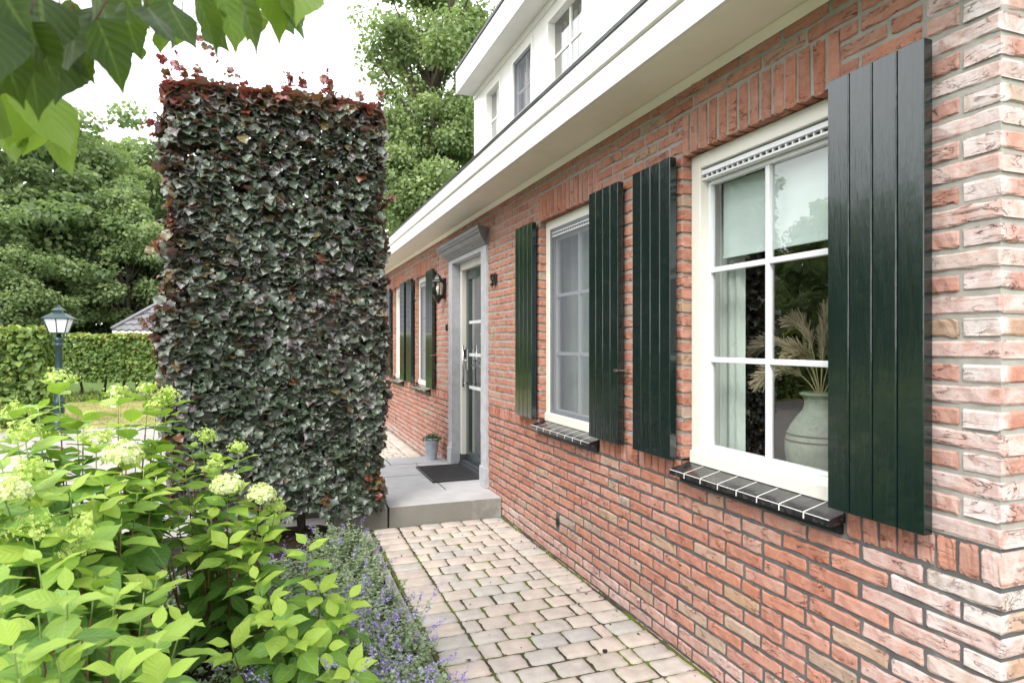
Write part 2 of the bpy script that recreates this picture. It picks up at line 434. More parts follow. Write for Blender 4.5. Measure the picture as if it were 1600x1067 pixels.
# planting bed, gently lumpy
nx, ny = 80, 80
gx, gy = np.meshgrid(np.linspace(-9, -1.17, nx), np.linspace(-3, 5.38, ny), indexing='ij')
gz = .012 + .02 * np.sin(gx * 7.3 + np.sin(gy * 5)) * np.sin(gy * 6.1) + rng.normal(0, .006, gx.shape)
idx = np.arange(nx * ny).reshape(nx, ny)
F = np.stack([idx[:-1, :-1], idx[1:, :-1], idx[1:, 1:], idx[:-1, 1:]], -1).reshape(-1, 4)
cut = gy > 4.33 + .05 * np.sin(gx * 9)
gz[(gx < -2.75) & cut] = -.06
kind(link('soil_bed', np_mesh('soil_bed', np.stack([gx, gy, gz], -1).reshape(-1, 3), F, M['soil'], smooth=True)), 'structure')
# bark and dead leaves on the soil
tvq = np.array([(0, -.5, 0), (1, -.35, .1), (1, .4, 0), (0, .5, .08)]); tfq = np.array([(0, 1, 2, 3)]); tuvq = np.array([(0, 0), (1, 0), (1, 1), (0, 1)])
n = 5200
P = np.stack([rng.uniform(-3.4, -1.2, n), rng.uniform(1.5, 5.3, n), np.full(n, .035) + rng.uniform(0, .012, n)], -1)
ang = rng.uniform(0, 6.28, n)
V, F, A = scatter(tvq, tfq, tuvq, P, np.stack([np.cos(ang), np.sin(ang), rng.normal(0, .2, n)], -1), rng.normal(0, .35, (n, 3)) + (0, 0, 1), rng.uniform(.008, .035, n), rng.random(n), rng.uniform(.3, .8, n))
M['mulch'] = leafmat('bark_mulch', [(0, (.02, .014, .01)), (.5, (.06, .04, .028)), (.8, (.12, .09, .07)), (1, (.22, .17, .13))], .9, 0, vein=0, spec=.1)
kind(link('bark_mulch', np_mesh('bark_mulch', V, F, M['mulch'], {'lf': A})), 'stuff')

# paved path: rounded cobbles one by one
def paver_rows(y0, y1, x0, x1, pitch, zt, bw=.20, seed=1):
    r = np.random.default_rng(seed); out = []
    y = y0; k = 0
    while y < y1 - .03:
        h = pitch; g = .009
        cells = [(x0, x0 + bw), (x1 - bw * .92, x1)]
        a, e = x0 + bw, x1 - bw * .92
        w = .176; x = a + (0 if k % 2 else -(w / 2))
        first = True
        while x < e - .02:
            xa, xb = max(x, a), min(x + w + r.normal(0, .006), e)
            if e - xb < .05: xb = e
            if xb - xa > .04: cells.append((xa, xb))
            x = xb if xb > x else x + w
        for xa, xb in cells:
            out.append((xa + g/2, xb - g/2, y + g/2, min(y + h, y1) - g/2, zt))
        y += h; k += 1
    return out
def pavers_mesh(name, cells, mats, seed=3):
    r = np.random.default_rng(seed)
    q = np.array([-1, -.86, -.45, 0, .45, .86, 1.0]); k = len(q)
    U, Vv = np.meshgrid(q, q, indexing='ij')
    edge = np.maximum(np.abs(U), np.abs(Vv))
    zz = np.where(edge > .95, -.011, np.where(edge > .8, -.001, 0.0))
    cf = np.where((np.abs(U) > .95) & (np.abs(Vv) > .95), .90, 1.0)
    idx = np.arange(k * k).reshape(k, k)
    f0 = np.stack([idx[:-1, :-1], idx[1:, :-1], idx[1:, 1:], idx[:-1, 1:]], -1).reshape(-1, 4)
    ring = list(idx[:, 0]) + list(idx[-1, 1:]) + list(idx[-2::-1, -1]) + list(idx[0, -2:0:-1])
    nr = len(ring)
    fs = np.array([(ring[i], k*k + i, k*k + (i+1) % nr, ring[(i+1) % nr]) for i in range(nr)])
    f0 = np.concatenate([f0, fs])
    Vs = []; Fs = []; As = []; b = 0
    for (xa, xb, ya, yb, zt) in cells:
        cx, cy, hx, hy = (xa+xb)/2, (ya+yb)/2, (xb-xa)/2, (yb-ya)/2
        ju = r.normal(0, .0018, (k, k, 3)) * np.where(edge > .8, 1, .35)[..., None]
        tx, ty = r.normal(0, .006, 2); dz = r.normal(0, .0015)
        X = cx + U * hx * cf; Y = cy + Vv * hy * cf
        Z = zt + zz + dz + U * hx * tx + Vv * hy * ty
        top = np.stack([X, Y, Z], -1) + ju
        top = top.reshape(-1, 3); bot = top[ring].copy(); bot[:, 2] = zt - .06
        v = np.concatenate([top, bot]); Vs.append(v); Fs.append(f0 + b); b += len(v)
        a = np.zeros((len(v), 4)); a[:, 0] = r.random(); a[:, 1] = r.random(); As.append(a)
    return np_mesh(name, np.concatenate(Vs), np.concatenate(Fs), mats, {'bc': np.concatenate(As)}, smooth=True)
cells = paver_rows(-.55, 5.10, -1.085, -.012, .1413, .022)
kind(link('garden_path', pavers_mesh('garden_path', cells, M['paver'])), 'structure')
cells = paver_rows(7.30, 16.0, -1.25, -.012, .1413, .022, seed=5)
kind(link('rear_path', pavers_mesh('rear_path', cells, M['paver'], 9)), 'structure')
o = kind(sheet('path_joints', [(-1.10, -1), (0.05, -1), (.05, 5.4), (-1.10, 5.4)], .0125, M['jointsand']), 'structure')
o = kind(sheet('rear_path_joints', [(-1.26, 7.2), (0.05, 7.2), (.05, 16.2), (-1.26, 16.2)], .008, M['jointsand']), 'structure')
b = MB()
y = -.6
while y < 5.05:
    j = random.uniform(-.006, .006); b.box(-1.165 + j, -1.108 + j, y, min(y + .995, 5.05), -.1, .032 + random.uniform(-.006, .006)); y += 1.0
kind(b.build('kerb', M['kerb'], bevel=.006), 'structure')

# ================================================================== HOUSE
CY = 1.137; END = 11.3
house = thing('brick_house', 'red brick house with dark green shutters, white eaves and a white dormer', 'house', (0, CY, 0))
ZB0, ZB1 = .84, .945            # soldier band
WTOP = 2.365                    # window heads
LTOP = 2.57
WIN = [(1.655, 2.552), (3.40, 4.29), (7.79, 8.68), (9.55, 10.44)]
SILLZ = .945
DOOR = (5.50, 6.78, .05, 2.50)
# list of bricks: (wall, a0, a1, z0, z1, white)
BR = []
def white_amt(a, z):
    d = a - CY
    if z >= ZB0: w = random.uniform(.6, .85) if d < .05 else (random.uniform(.1, .45) if d < .2 else random.uniform(.02, .15))
    else: w = max(0, min(1, 1.1 - d / .42)) * random.uniform(.55, .95)
    w = max(w, random.uniform(0, .16))
    if z < .10: w = max(w, random.uniform(.25, .55))
    elif z < .3: w = max(w, random.uniform(.05, .28))
    if z < ZB0: w = max(w, random.uniform(.0, .22))
    return w
J = .0142
def fill(a, e, k, start_half, prev):
    out = []; first = True
    while a < e - .02:
        L = .21
        if first and start_half: L = .10
        elif not first and random.random() < .13: L = .10
        if any(abs(a + L + J/2 - p) < .03 for p in prev) and not first:
            L = .10 if L > .15 else .21
        L += random.uniform(-.004, .004)
        b_ = a + L
        if e - b_ < .055: b_ = e
        out.append((a, min(b_, e))); a = b_ + J; first = False
    return out
def free_segments(a, e, z0, z1, ops):
    segs = [(a, e)]
    for (o0, o1, p0, p1) in ops:
        if z1 <= p0 + .012 or z0 >= p1 - .012: continue
        ns_ = []
        for s0, s1 in segs:
            if o1 <= s0 or o0 >= s1: ns_.append((s0, s1)); continue
            if o0 - s0 > .03: ns_.append((s0, o0))
            if s1 - o1 > .03: ns_.append((o1, s1))
        segs = ns_
    return segs
OPS = [(w0, w1, SILLZ - .03, LTOP) for w0, w1 in WIN] + [DOOR]
AIR = [(3.95, 4.01, .24, .30), (10.2, 10.26, .24, .30)]
courses = []
z = ZB0; k = 0
while z > -.1: courses.append((z - .0625, z - J, k, 'low')); z -= .0625; k += 1
z = ZB1; k = 0
while z < 2.78: courses.append((z, z + .0625 - J, k, 'up')); z += .0625; k += 1
prev = []
for (z0, z1, k, lv) in courses:
    cur = []
    odd = k % 2 == 1
    s0 = CY if not odd else CY + .10 + J
    for si, (a, e) in enumerate(free_segments(s0, END, z0, z1, OPS + AIR)):
        half = odd
        if si == 0: half = (odd and lv == 'up')
        if si == 0 and not odd and lv == 'up':
            bs = [(a, a + .21)] + fill(a + .21 + J, e, k, True, prev)
        else: bs = fill(a, e, k, half, prev)
        for q0, q1 in bs: BR.append(('f', q0, q1, z0, z1, white_amt(q0, z0))); cur.append(q1 + J/2)
    prev = cur
    # return wall
    s0 = 0 if odd else .10 + J
    for q0, q1 in fill(s0, 3.2, k, False, []): BR.append(('r', q0, q1, z0, z1, random.uniform(.08, .42)))
# soldier band
for (a, e) in free_segments(CY, END, ZB0, ZB1, [DOOR] + [(w0 - .03, w1 + .02, .5, 1.2) for w0, w1 in WIN]):
    while a < e - .03:
        BR.append(('f', a, min(a + .051, e), ZB0, ZB1 - J, white_amt(a, ZB0) if a < 2 else random.uniform(0, .2))); a += .0625
a = .10 + J
while a < 3.2: BR.append(('r', a, a + .051, ZB0, ZB1 - J, random.uniform(.2, .6))); a += .0625
# soldier lintels
for w0, w1 in WIN:
    n = round((w1 - w0) / .0625); p = (w1 - w0 + J) / n
    for i in range(n): BR.append(('f', w0 + i*p, w0 + (i+1)*p - J, WTOP, LTOP - J, random.uniform(0, .15)))

def brick_mesh(name, bl):
    r = np.random.default_rng(21)
    nu, nv = 8, 4
    qu = np.array([-1, -.93, -.6, -.2, .2, .6, .93, 1]); qv = np.array([-1, -.75, .75, 1])
    Vs = []; Fs = []; As = []; b = 0
    U, Vv = np.meshgrid(qu, qv, indexing='ij')
    on = (np.abs(U) == 1) | (np.abs(Vv) == 1)
    idx = np.arange(nu * nv).reshape(nu, nv)
    f0 = np.stack([idx[:-1, :-1], idx[1:, :-1], idx[1:, 1:], idx[:-1, 1:]], -1).reshape(-1, 4)
    ring = list(idx[:, 0]) + list(idx[-1, 1:]) + list(idx[-2::-1, -1]) + list(idx[0, -2:0:-1]); nr = len(ring)
    fs = np.array([(ring[i], nu*nv + i, nu*nv + (i+1) % nr, ring[(i+1) % nr]) for i in range(nr)])
    f0 = np.concatenate([f0, fs])
    for (wl, a0, a1, z0, z1, wh) in bl:
        ca, cz, ha, hz = (a0+a1)/2, (z0+z1)/2, (a1-a0)/2, (z1-z0)/2
        A_ = ca + U * ha; Z_ = cz + Vv * hz
        nj = r.normal(0, .0016, (nu, nv)); nj2 = r.normal(0, .0015, (nu, nv))
        ends = np.abs(U) == 1
        A_ = A_ + np.where(ends, r.normal(0, .0014, (nu, nv)), 0)
        Z_ = Z_ + np.where(np.abs(Vv) == 1, nj, 0) + (r.normal(0, .0012) + U * r.normal(0, .0012))
        C_ = np.where(on, -.0038, 0) + nj2 * .8 + np.clip(r.normal(0, .0009), -.0015, .002) + U * r.normal(0, .0007)
        corner = (np.abs(U) == 1) & (np.abs(Vv) == 1); C_ = C_ - np.where(corner, .003, 0)
        pa, pz, pc = A_.ravel(), Z_.ravel(), C_.ravel()
        if wl == 'f': top = np.stack([-pc, pa, pz], -1)
        else: top = np.stack([pa, CY - pc, pz], -1)
        if a0 <= .001 or a0 <= CY + .001:       # the outer corner stays square
            pass
        bot = top[ring].copy()
        if wl == 'f': bot[:, 0] = .10
        else: bot[:, 1] = CY + .10
        v = np.concatenate([top, bot]); Vs.append(v); Fs.append(f0 + b); b += len(v)
        at_ = np.zeros((len(v), 4)); at_[:, 0] = r.random() * (.84 if z1 - z0 > .07 else 1); at_[:, 1] = r.random(); at_[:, 2] = wh
        if wl == 'r' and a0 < .01: at_[v[:, 0] < .012, 2] = r.uniform(.8, 1.0)
        As.append(at_)
    return np_mesh(name, np.concatenate(Vs), np.concatenate(Fs), M['brick'], {'bc': np.concatenate(As)}, smooth=False)
link('brickwork', brick_mesh('brickwork', BR), house)

# mortar bed behind the bricks
def wall_cells(mb, a_breaks, z_breaks, holes, place):
    for a, a2 in zip(a_breaks[:-1], a_breaks[1:]):
        for z, z2 in zip(z_breaks[:-1], z_breaks[1:]):
            ca, cz = (a+a2)/2, (z+z2)/2
            if any(h0 < ca < h1 and p0 < cz < p1 for h0, h1, p0, p1 in holes): continue
            mb.quad(*place(a, a2, z, z2))
e_ = .007
HOL = [(w0 - e_, w1 + e_, SILLZ - .04, WTOP + e_) for w0, w1 in WIN] + [(DOOR[0], DOOR[1], .05, 2.50)]
ab = sorted(set([CY + e_, END] + [h for q in HOL for h in q[:2]]))
for nm, zlo, zhi, m in (('light_mortar_bed', ZB1 - .004, 2.74, M['mortar_light']), ('dark_mortar_bed', -.1, ZB1 - .004, M['mortar_dark'])):
    xm = .0048 if zlo > .5 else .0062
    zb = sorted(set([zlo, zhi] + [h for q in HOL for h in q[2:] if zlo < h < zhi]))
    mb = MB(); ab[0] = CY + xm
    wall_cells(mb, ab, zb, HOL, lambda a, a2, z, z2: ((xm, a, z), (xm, a2, z), (xm, a2, z2), (xm, a, z2)))
    mb.quad((xm, CY + xm, zlo), (3.2, CY + xm, zlo), (3.2, CY + xm, zhi), (xm, CY + xm, zhi))
    if zlo > .5:
        for h0, h1, p0, p1 in HOL[:4]:       # reveals
            for yy in (h0, h1): mb.quad((xm, yy, zlo), (.14, yy, zlo), (.14, yy, p1), (xm, yy, p1))
            mb.quad((xm, h0, p1), (.14, h0, p1), (.14, h1, p1), (xm, h1, p1))
    mb.build(nm, m, house)
# the room behind the windows
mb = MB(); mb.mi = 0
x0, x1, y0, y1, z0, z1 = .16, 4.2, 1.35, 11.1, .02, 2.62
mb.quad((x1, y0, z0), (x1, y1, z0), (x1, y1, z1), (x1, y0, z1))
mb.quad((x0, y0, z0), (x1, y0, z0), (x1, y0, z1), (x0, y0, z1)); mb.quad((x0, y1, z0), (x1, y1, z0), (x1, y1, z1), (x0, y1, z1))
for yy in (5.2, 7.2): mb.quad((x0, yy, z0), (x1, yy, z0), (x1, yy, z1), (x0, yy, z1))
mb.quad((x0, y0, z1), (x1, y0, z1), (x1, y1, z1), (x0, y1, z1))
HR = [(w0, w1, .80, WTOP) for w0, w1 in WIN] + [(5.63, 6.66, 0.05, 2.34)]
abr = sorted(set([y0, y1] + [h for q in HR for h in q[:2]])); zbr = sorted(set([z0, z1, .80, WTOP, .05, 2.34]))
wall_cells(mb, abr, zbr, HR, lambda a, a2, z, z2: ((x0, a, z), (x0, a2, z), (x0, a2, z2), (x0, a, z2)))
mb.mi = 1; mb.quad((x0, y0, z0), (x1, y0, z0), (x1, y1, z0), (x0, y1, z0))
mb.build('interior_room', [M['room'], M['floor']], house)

# eaves: soffit, two fascia boards, gutter
SO = 2.705; EX = -.285; EY0 = .95
mb = MB(); mb.prism([(.02, SO), (EX, SO), (EX, SO + .02), (.02, SO + .02)], EY0, END + .05)
mb.prism([(-.002, SO - .035), (-.03, SO - .002), (-.002, SO - .002)], CY, END)
o = mb.build('soffit', simple('cream_soffit_paint', (.85, .82, .69), .45, var=.03, vscale=2.5, dirt=((.5, .46, .34), .2, 2.2)), house, bevel=.002)
mb = MB()
fs_ = [EY0, 3.62, 6.55, 9.4, END + .07]
for f0_, f1_ in zip(fs_[:-1], fs_[1:]):
    mb.box(EX - .022, EX + .0, f0_ + .0015, f1_ - .0015, SO - .006, SO + .115)
    mb.prism([(EX - .022, SO + .121), (EX - .034, SO + .128), (EX - .034, SO + .235), (EX, SO + .235), (EX, SO + .121)], f0_ + .0015, f1_ - .0015)
mb.box(EX + .002, .0, END + .052, END + .068, SO - .004, SO + .23)
o = mb.build('fascia_board', M['white'], house, bevel=.003)
mb = MB()
mb.prism([(EX - .042, SO + .238), (EX - .046, SO + .252), (EX - .036, SO + .262), (EX - .026, SO + .254), (EX + .02, SO + .243), (EX + .15, SO + .243), (EX + .16, SO + .36), (EX + .165, SO + .36), (EX + .165, SO + .238)], EY0, END + .08)
mb.build('gutter', M['zinc'], house)
# main roof 45 degrees, pan tiles
def roof_tiles(mb, x0, z0, y0, y1, n, dirx=1, slope=1.0, pitch=.30, wave=.25):
    rows = n; cols = int((y1 - y0) / (wave / 6))
    for i in range(rows):
        L = pitch; vs = []
        for e, lift in ((0, .028), (1, .0)):
            for c in range(cols + 1):
                yy = y0 + (y1 - y0) * c / cols
                h = .018 * math.sin(2 * math.pi * (yy - y0) / wave) + lift
                d = (i + e) * L * .7071
                vs.append((x0 + dirx * (d - h * .7), yy, z0 + slope * d + h * .7))
        for c in range(cols + 1):
            x, yy, z = vs[c]; vs.append((x + dirx * .02, yy, z - .035))
        m_ = cols + 1
        fs = [(c, c+1, m_ + c + 1, m_ + c) for c in range(cols)] + [(2*m_ + c, 2*m_ + c + 1, c + 1, c) for c in range(cols)]
        mb.add(vs, fs)
M['rooftile'] = simple('grey_roof_tile', (.10, .10, .115), .55, var=.25, vscale=5, bmp=.15, dirt=((.16, .16, .13), .5, 4))
mb = MB(); roof_tiles(mb, EX + .12, SO + .285, EY0, END + .05, 17)
rx = EX + .12 + 17*.3*.7071
mb.add([(EX + .16, EY0 + .01, SO + .24), (rx, EY0 + .01, SO + .24 + 17*.212 - .03), (rx, END + .04, SO + .24 + 17*.212 - .03), (EX + .16, END + .04, SO + .24)], [(0, 1, 2, 3)])
mb.add([(rx, EY0, SO + .285 + 17*.212), (2*rx, EY0, SO + .25), (2*rx, END + .05, SO + .25), (rx, END + .05, SO + .285 + 17*.212)], [(0, 1, 2, 3)])
mb.build('roof', M['rooftile'], house)
mb = MB()
mb.prismx([(CY + .02, 2.70), (CY + .12, 2.70), (CY + .12, 2.74), (CY + .02, 2.74)], .0, 6.6)
mb.add([(0, CY + .03, 2.70), (6.6, CY + .03, 2.70), (3.3, CY + .03, 6.3)], [(0, 1, 2)])
mb.add([(0, END - .01, 2.70), (6.6, END - .01, 2.70), (3.3, END - .01, 6.3)], [(0, 1, 2)])
mb.add([(.01, END, -.1), (6.6, END, -.1), (6.6, END, 2.72), (.01, END, 2.72)], [(0, 1, 2, 3)])
mb.add([(6.6, CY, -.1), (6.6, END, -.1), (6.6, END, 2.72), (6.6, CY, 2.72)], [(0, 1, 2, 3)])
mb.add([(3.2, CY + .01, -.1), (6.6, CY + .01, -.1), (6.6, CY + .01, 2.72), (3.2, CY + .01, 2.72)], [(0, 1, 2, 3)])
M['plain_brick'] = simple('far_brick', (.36, .13, .08), .85, var=.3, vscale=12, bmp=.3)
mb.build('gable_wall', M['plain_brick'], house)

# dormer
DX = .80; DY0, DY1 = 2.6, 8.55; DZ0, DZ1 = 3.86, 4.925
DW = [(7.42, 8.02), (6.37, 7.03), (5.14, 6.00)]
mb = MB()
zs, zt = 4.03, 4.775
hol = [(a, c, zs, zt) for a, c in DW]
ab = sorted(set([DY0, DY1, 5.06, 5.07] + [h for q in hol for h in q[:2]])); zb = sorted([DZ0, zs, zt, DZ1])
for a, a2 in zip(ab[:-1], ab[1:]):
    if abs(a - 5.06) < .001: continue     # the joint between the white panels
    for z, z2 in zip(zb[:-1], zb[1:]):
        if any(h0 < (a+a2)/2 < h1 and p0 < (z+z2)/2 < p1 for h0, h1, p0, p1 in hol): continue
        mb.box(DX, DX + .06, a, a2, z, z2)
mb.box(DX + .012, DX + .06, 5.06, 5.07, DZ0, DZ1)
mb.box(DX + .05, 4.0, DY1 - .06, DY1 - .001, DZ0, DZ1); mb.box(DX + .05, 4.0, DY0, DY0 + .06, DZ0, DZ1)
mb.box(DX - .02, DX - .001, DY0 + .02, DY1 - .02, DZ1 - .07, DZ1 - .001)
dormer = mb.build('dormer', M['white'], house)
mb = MB(); mb.box(.56, 4.2, DY0 - .1, DY1 + .012, DZ1 + .002, DZ1 + .02); mb.box(.545, .558, DY0 - .1, DY1 + .03, DZ1 - .004, DZ1 + .30)
mb.box(.56, 4.2, DY1 + .014, DY1 + .03, DZ1 - .002, DZ1 + .30)
mb.box(.56, 4.2, DY0 - .12, DY0 - .102, DZ1 - .002, DZ1 + .30)
mb.build('dormer_eave', M['white'], dormer, bevel=.002)
mb = MB(); mb.box(.53, 4.2, DY0 - .13, DY1 + .04, DZ1 + .302, DZ1 + .335); mb.build('dormer_roof', M['lead'], dormer)
for i, (a, c) in enumerate(DW):
    mb = MB(); f = .05
    for q in ((a, a + f, zs, zt), (c - f, c, zs, zt), (a + f, c - f, zs, zs + f), (a + f, c - f, zt - f, zt)): mb.box(DX - .012, DX + .07, *q)
    my = (a + c) / 2; mb.box(DX + .052, DX + .078, my - .012, my + .012, zs + f, zt - f)
    mb.box(DX + .053, DX + .077, a + f, c - f, zs + .33, zs + .354)
    fr = mb.build('window', M['white'], dormer, bevel=.002)
    mb = MB(); mb.quad((DX + .065, a + f, zs + f), (DX + .065, c - f, zs + f), (DX + .065, c - f, zt - f), (DX + .065, a + f, zt - f)); mb.build('pane', M['glass'], dormer)
    mb = MB()
    for k in range(26):
        t0 = a + .02 + (c - a - .04) * k / 25
        if k: mb.quad((DX + .20 + .02 * math.sin((k-1) * 1.7), pt, zs), (DX + .20 + .02 * math.sin(k * 1.7), t0, zs), (DX + .20 + .02 * math.sin(k * 1.7), t0, zt), (DX + .20 + .02 * math.sin((k-1) * 1.7), pt, zt))
        pt = t0
    mb.build('curtain', M['curtain'], dormer)
    if i == 1:
        mb = MB(); mb.quad((DX + .02, a + f, zs + f), (DX + .02, c - f, zs + f), (DX + .02, c - f, zt - f), (DX + .02, a + f, zt - f))
        for q in ((a + f, a + f + .025, zs + f, zt - f), (c - f - .025, c - f, zs + f, zt - f), (a + f + .025, c - f - .025, zs + f, zs + f + .025), (a + f + .025, c - f - .025, zt - f - .025, zt - f)):
            mb.mi = 1; mb.box(DX + .008, DX + .026, *q)
        mb.build('insect_screen', [M['screen'], M['siding']], dormer)
mb = MB()
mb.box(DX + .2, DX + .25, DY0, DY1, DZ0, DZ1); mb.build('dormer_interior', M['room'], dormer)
mb = MB(); mb.box(DX - .07, DX + .0, DY0, DY1, DZ0 - .03, DZ0 + .035); mb.build('lead_flashing', M['lead'], dormer)
# dead twigs caught in the gutter
mb = MB()
for k in range(16):
    a = Vector((EX + .01 + random.uniform(0, .05), 4.05 + random.uniform(-.07, .07), SO + .25)); d = Vector((random.uniform(-.8, .8), random.uniform(-1, 1), random.uniform(.3, 1.3))).normalized()
    mb.tube([a, a + d * random.uniform(.04, .11)], .0016, 4)
mb.build('gutter_twigs', M['twig'], house)

# ------------------------------------------------------------------ windows
def window(w0, w1, screen=False, curtain='left', far=False):
    zb, zt = .925, WTOP
    cx0, cw = .05, .068
    mb = MB()
    mb.box(cx0, .135, w1 - cw, w1 - .002, zb, zt - .002); mb.box(cx0, .135, w0 + .002, w0 + cw, zb, zt - .002)
    mb.box(cx0 + .001, .134, w0 + cw, w1 - cw, zt - cw, zt - .002)
    mb.prism([(cx0 - .012, zb), (.135, zb), (.135, zb + .072), (.09, zb + .072), (cx0 - .012, zb + .055)], w0 + .003, w1 - .003)
    win = mb.build('window', M['cream'], house, bevel=.003)
    a, c = w0 + cw, w1 - cw; g0, g1 = zb + .072, 2.237
    mb = MB(); gx = .107
    f = .018
    for q in ((a, a + f, g0, g1), (c - f, c, g0, g1), (a + f, c - f, g0, g0 + f), (a + f, c - f, g1 - f, g1)): mb.box(gx - .014, gx + .016, *q)
    my = (a + c) / 2
    mb.box(gx - .011, gx + .013, my - .012, my + .012, g0 + f, g1 - f)
    for zz in (g0 + (g1 - g0) / 3, g0 + 2 * (g1 - g0) / 3):
        mb.box(gx - .012, gx + .014, a + f, my - .012, zz - .012, zz + .012); mb.box(gx - .012, gx + .014, my + .012, c - f, zz - .012, zz + .012)
    mb.build('glazing_bars', M['whitetrim'], win, bevel=.003)
    mb = MB(); mb.quad((gx + .004, a, g0), (gx + .004, c, g0), (gx + .004, c, g1), (gx + .004, a, g1)); mb.build('pane', M['glass'], win)
    # ventilation grille along the head
    mb = MB(); mb.mi = 0
    mb.prism([(.13, g1), (.060, g1 + .004), (.060, g1 + .012), (.074, g1 + .013), (.074, g1 + .026), (.056, g1 + .028), (.062, g1 + .05), (.085, zt - cw), (.13, zt - cw)], a + .001, c - .001)
    mb.mi = 1
    nsl = 22; sp = (c - a) / nsl
    for i in range(nsl): mb.box(.0725, .0738, a + i*sp + .004, a + (i+1)*sp - .004, g1 + .0142, g1 + .0252)
    mb.mi = 0
    for i in range(1, nsl): mb.box(.061, .0735, a + i*sp - .003, a + i*sp + .003, g1 + .0125, g1 + .0275)
    mb.build('ventilation_grille', [M['whitetrim'], M['black']], win)
    # glazed sill tiles
    mb = MB(); s0, s1 = w0 - .022 if not far else w0 - .02, w1 + .012; nt_ = 8; p = (s1 - s0) / nt_
    for i in range(nt_):
        mb.mi = 0; y0_, y1_ = s0 + i*p + .003, s0 + (i+1)*p - .003
        mb.prism([(-.060, .899), (-.064, .896), (-.064, .874), (-.058, .872), (.06, .89), (.06, .925), (.04, .924)], y0_, y1_); mb.mi = 1; mb.box(-.0648, -.0625, y0_ + .002, y1_ - .002, .8945, .8972)
        if i:
            mb.mi = 1; mb.prism([(-.060, .8988), (-.0642, .8965), (-.0642, .874), (.05, .89), (.05, .9225), (.04, .9235)], s0 + i*p - .003, s0 + i*p + .003)
    mb.mi = 2; mb.box(-.012, .05, s0 + .01, s1 - .01, .842, .872)  # black box stands in for the shadow beneath the tiles
    mb.build('window_sill', [M['tile'], M['joint'], M['black']], win, bevel=0)
    # curtain
    def drape(y0_, y1_, xc, z0_, z1_, amp, wl, mt, nm):
        n_ = max(8, int((y1_ - y0_) / .008)); V_ = []
        for i in range(n_ + 1):
            yy = y0_ + (y1_ - y0_) * i / n_; xx = xc + amp * math.sin(yy * 6.28 / wl) + .4 * amp * math.sin(yy * 17 / wl + 1)
            V_ += [(xx, yy, z0_), (xx, yy, z1_)]
        me = bpy.data.meshes.new(nm); me.from_pydata(V_, [], [(2*i, 2*i+2, 2*i+3, 2*i+1) for i in range(n_)]); me.materials.append(mt)
        for p_ in me.polygons: p_.use_smooth = True
        return link(nm, me, win)
    if curtain == 'left':
        drape(w1 - .14, w1 + .2, .24, .84, 2.4, .012, .06, M['curtain'], 'curtain')
    elif curtain == 'full':
        drape(w0 - .05, w1 + .2, .25, .84, 2.4, .016, .085, M['curtain'], 'curtain')
    if curtain == 'left':
        mb = MB(); mb.box(.165, .168, w0 + .03, w1 - .09, 1.895, 2.23); mb.mi = 0; mb.box(.160, .174, w0 + .03, w1 - .09, 1.88, 1.894)
        mb.build('roller_blind', M['blind'], win)
    if screen:
        mb = MB(); mb.mi = 0
        mb.quad((.062, a + .01, zb + .06), (.062, c - .01, zb + .06), (.062, c - .01, zt - cw - .01), (.062, a + .01, zt - cw - .01))
        mb.mi = 1
        for q in ((a, a + .022, zb + .062, zt - cw), (c - .022, c, zb + .062, zt - cw), (a + .022, c - .022, zb + .062, zb + .082), (a + .022, c - .022, zt - cw - .022, zt - cw)): mb.box(.054, .072, *q)
        mb.build('insect_screen', [M['screen'], M['siding']], win)
    return win
window(*WIN[0], curtain='left')
window(*WIN[1], screen=True, curtain='full')
window(*WIN[2], screen=True, curtain='full', far=True)
window(*WIN[3], curtain='full', far=True)

# interior window shelf (part of the house)
mb = MB(); mb.box(.17, .80, 1.5, 2.72, .775, .80); mb.build('window_shelf', simple('shelf_wood', (.16, .11, .07), .5), house, bevel=.004)

# ------------------------------------------------------------------ shutters
def shutter(y0, y1):
    mb = MB(); z0, z1 = .937, 2.362; n = 4; p = (y1 - y0) / n
    for i in range(n):
        g = .0025
        ya, yb = y0 + i*p, y0 + (i+1)*p
        la = 0 if i == 0 else g; lb = 0 if i == n-1 else g
        mb.prism([(0, 0)], 0, 0) if False else None
        # plank with chamfered meeting edges
        poly = [(-.024, ya + (0 if i == 0 else .0005)), (-.057 if i else -.058, ya + la * .6), (-.060, ya + la + .002), (-.060, yb - lb - .002), (-.057, yb - lb * .6), (-.024, yb - (0 if i == n-1 else .0005))]
        vs = [(x, y, z0) for x, y in poly] + [(x, y, z1) for x, y in poly]
        m_ = len(poly)
        mb.add(vs, [(k, (k+1) % m_, m_ + (k+1) % m_, m_ + k) for k in range(m_)] + [tuple(range(m_-1, -1, -1)), tuple(range(m_, 2*m_))])
    for zz in (1.2, 2.1): mb.box(-.023, -.001, y0 + .03, y1 - .03, zz - .03, zz + .03)
    sh = mb.build('shutter', M['shutter'], house, bevel=.0018)
    return sh
SH = [(1.309, 1.649), (2.566, 2.902), (3.054, 3.394), (4.296, 4.633), (7.44, 7.78), (8.69, 9.03), (9.2, 9.54), (10.46, 10.80)]
shs = [shutter(*s) for s in SH]
for i, yy in ((2, 3.046), (4, 7.43)):
    mb = MB(); mb.box(-.075, -.002, yy - .012, yy - .004, 1.335, 1.343); mb.box(-.08, -.072, yy - .01, yy + .02, 1.332, 1.346); mb.build('shutter_catch', M['steel'], shs[i])

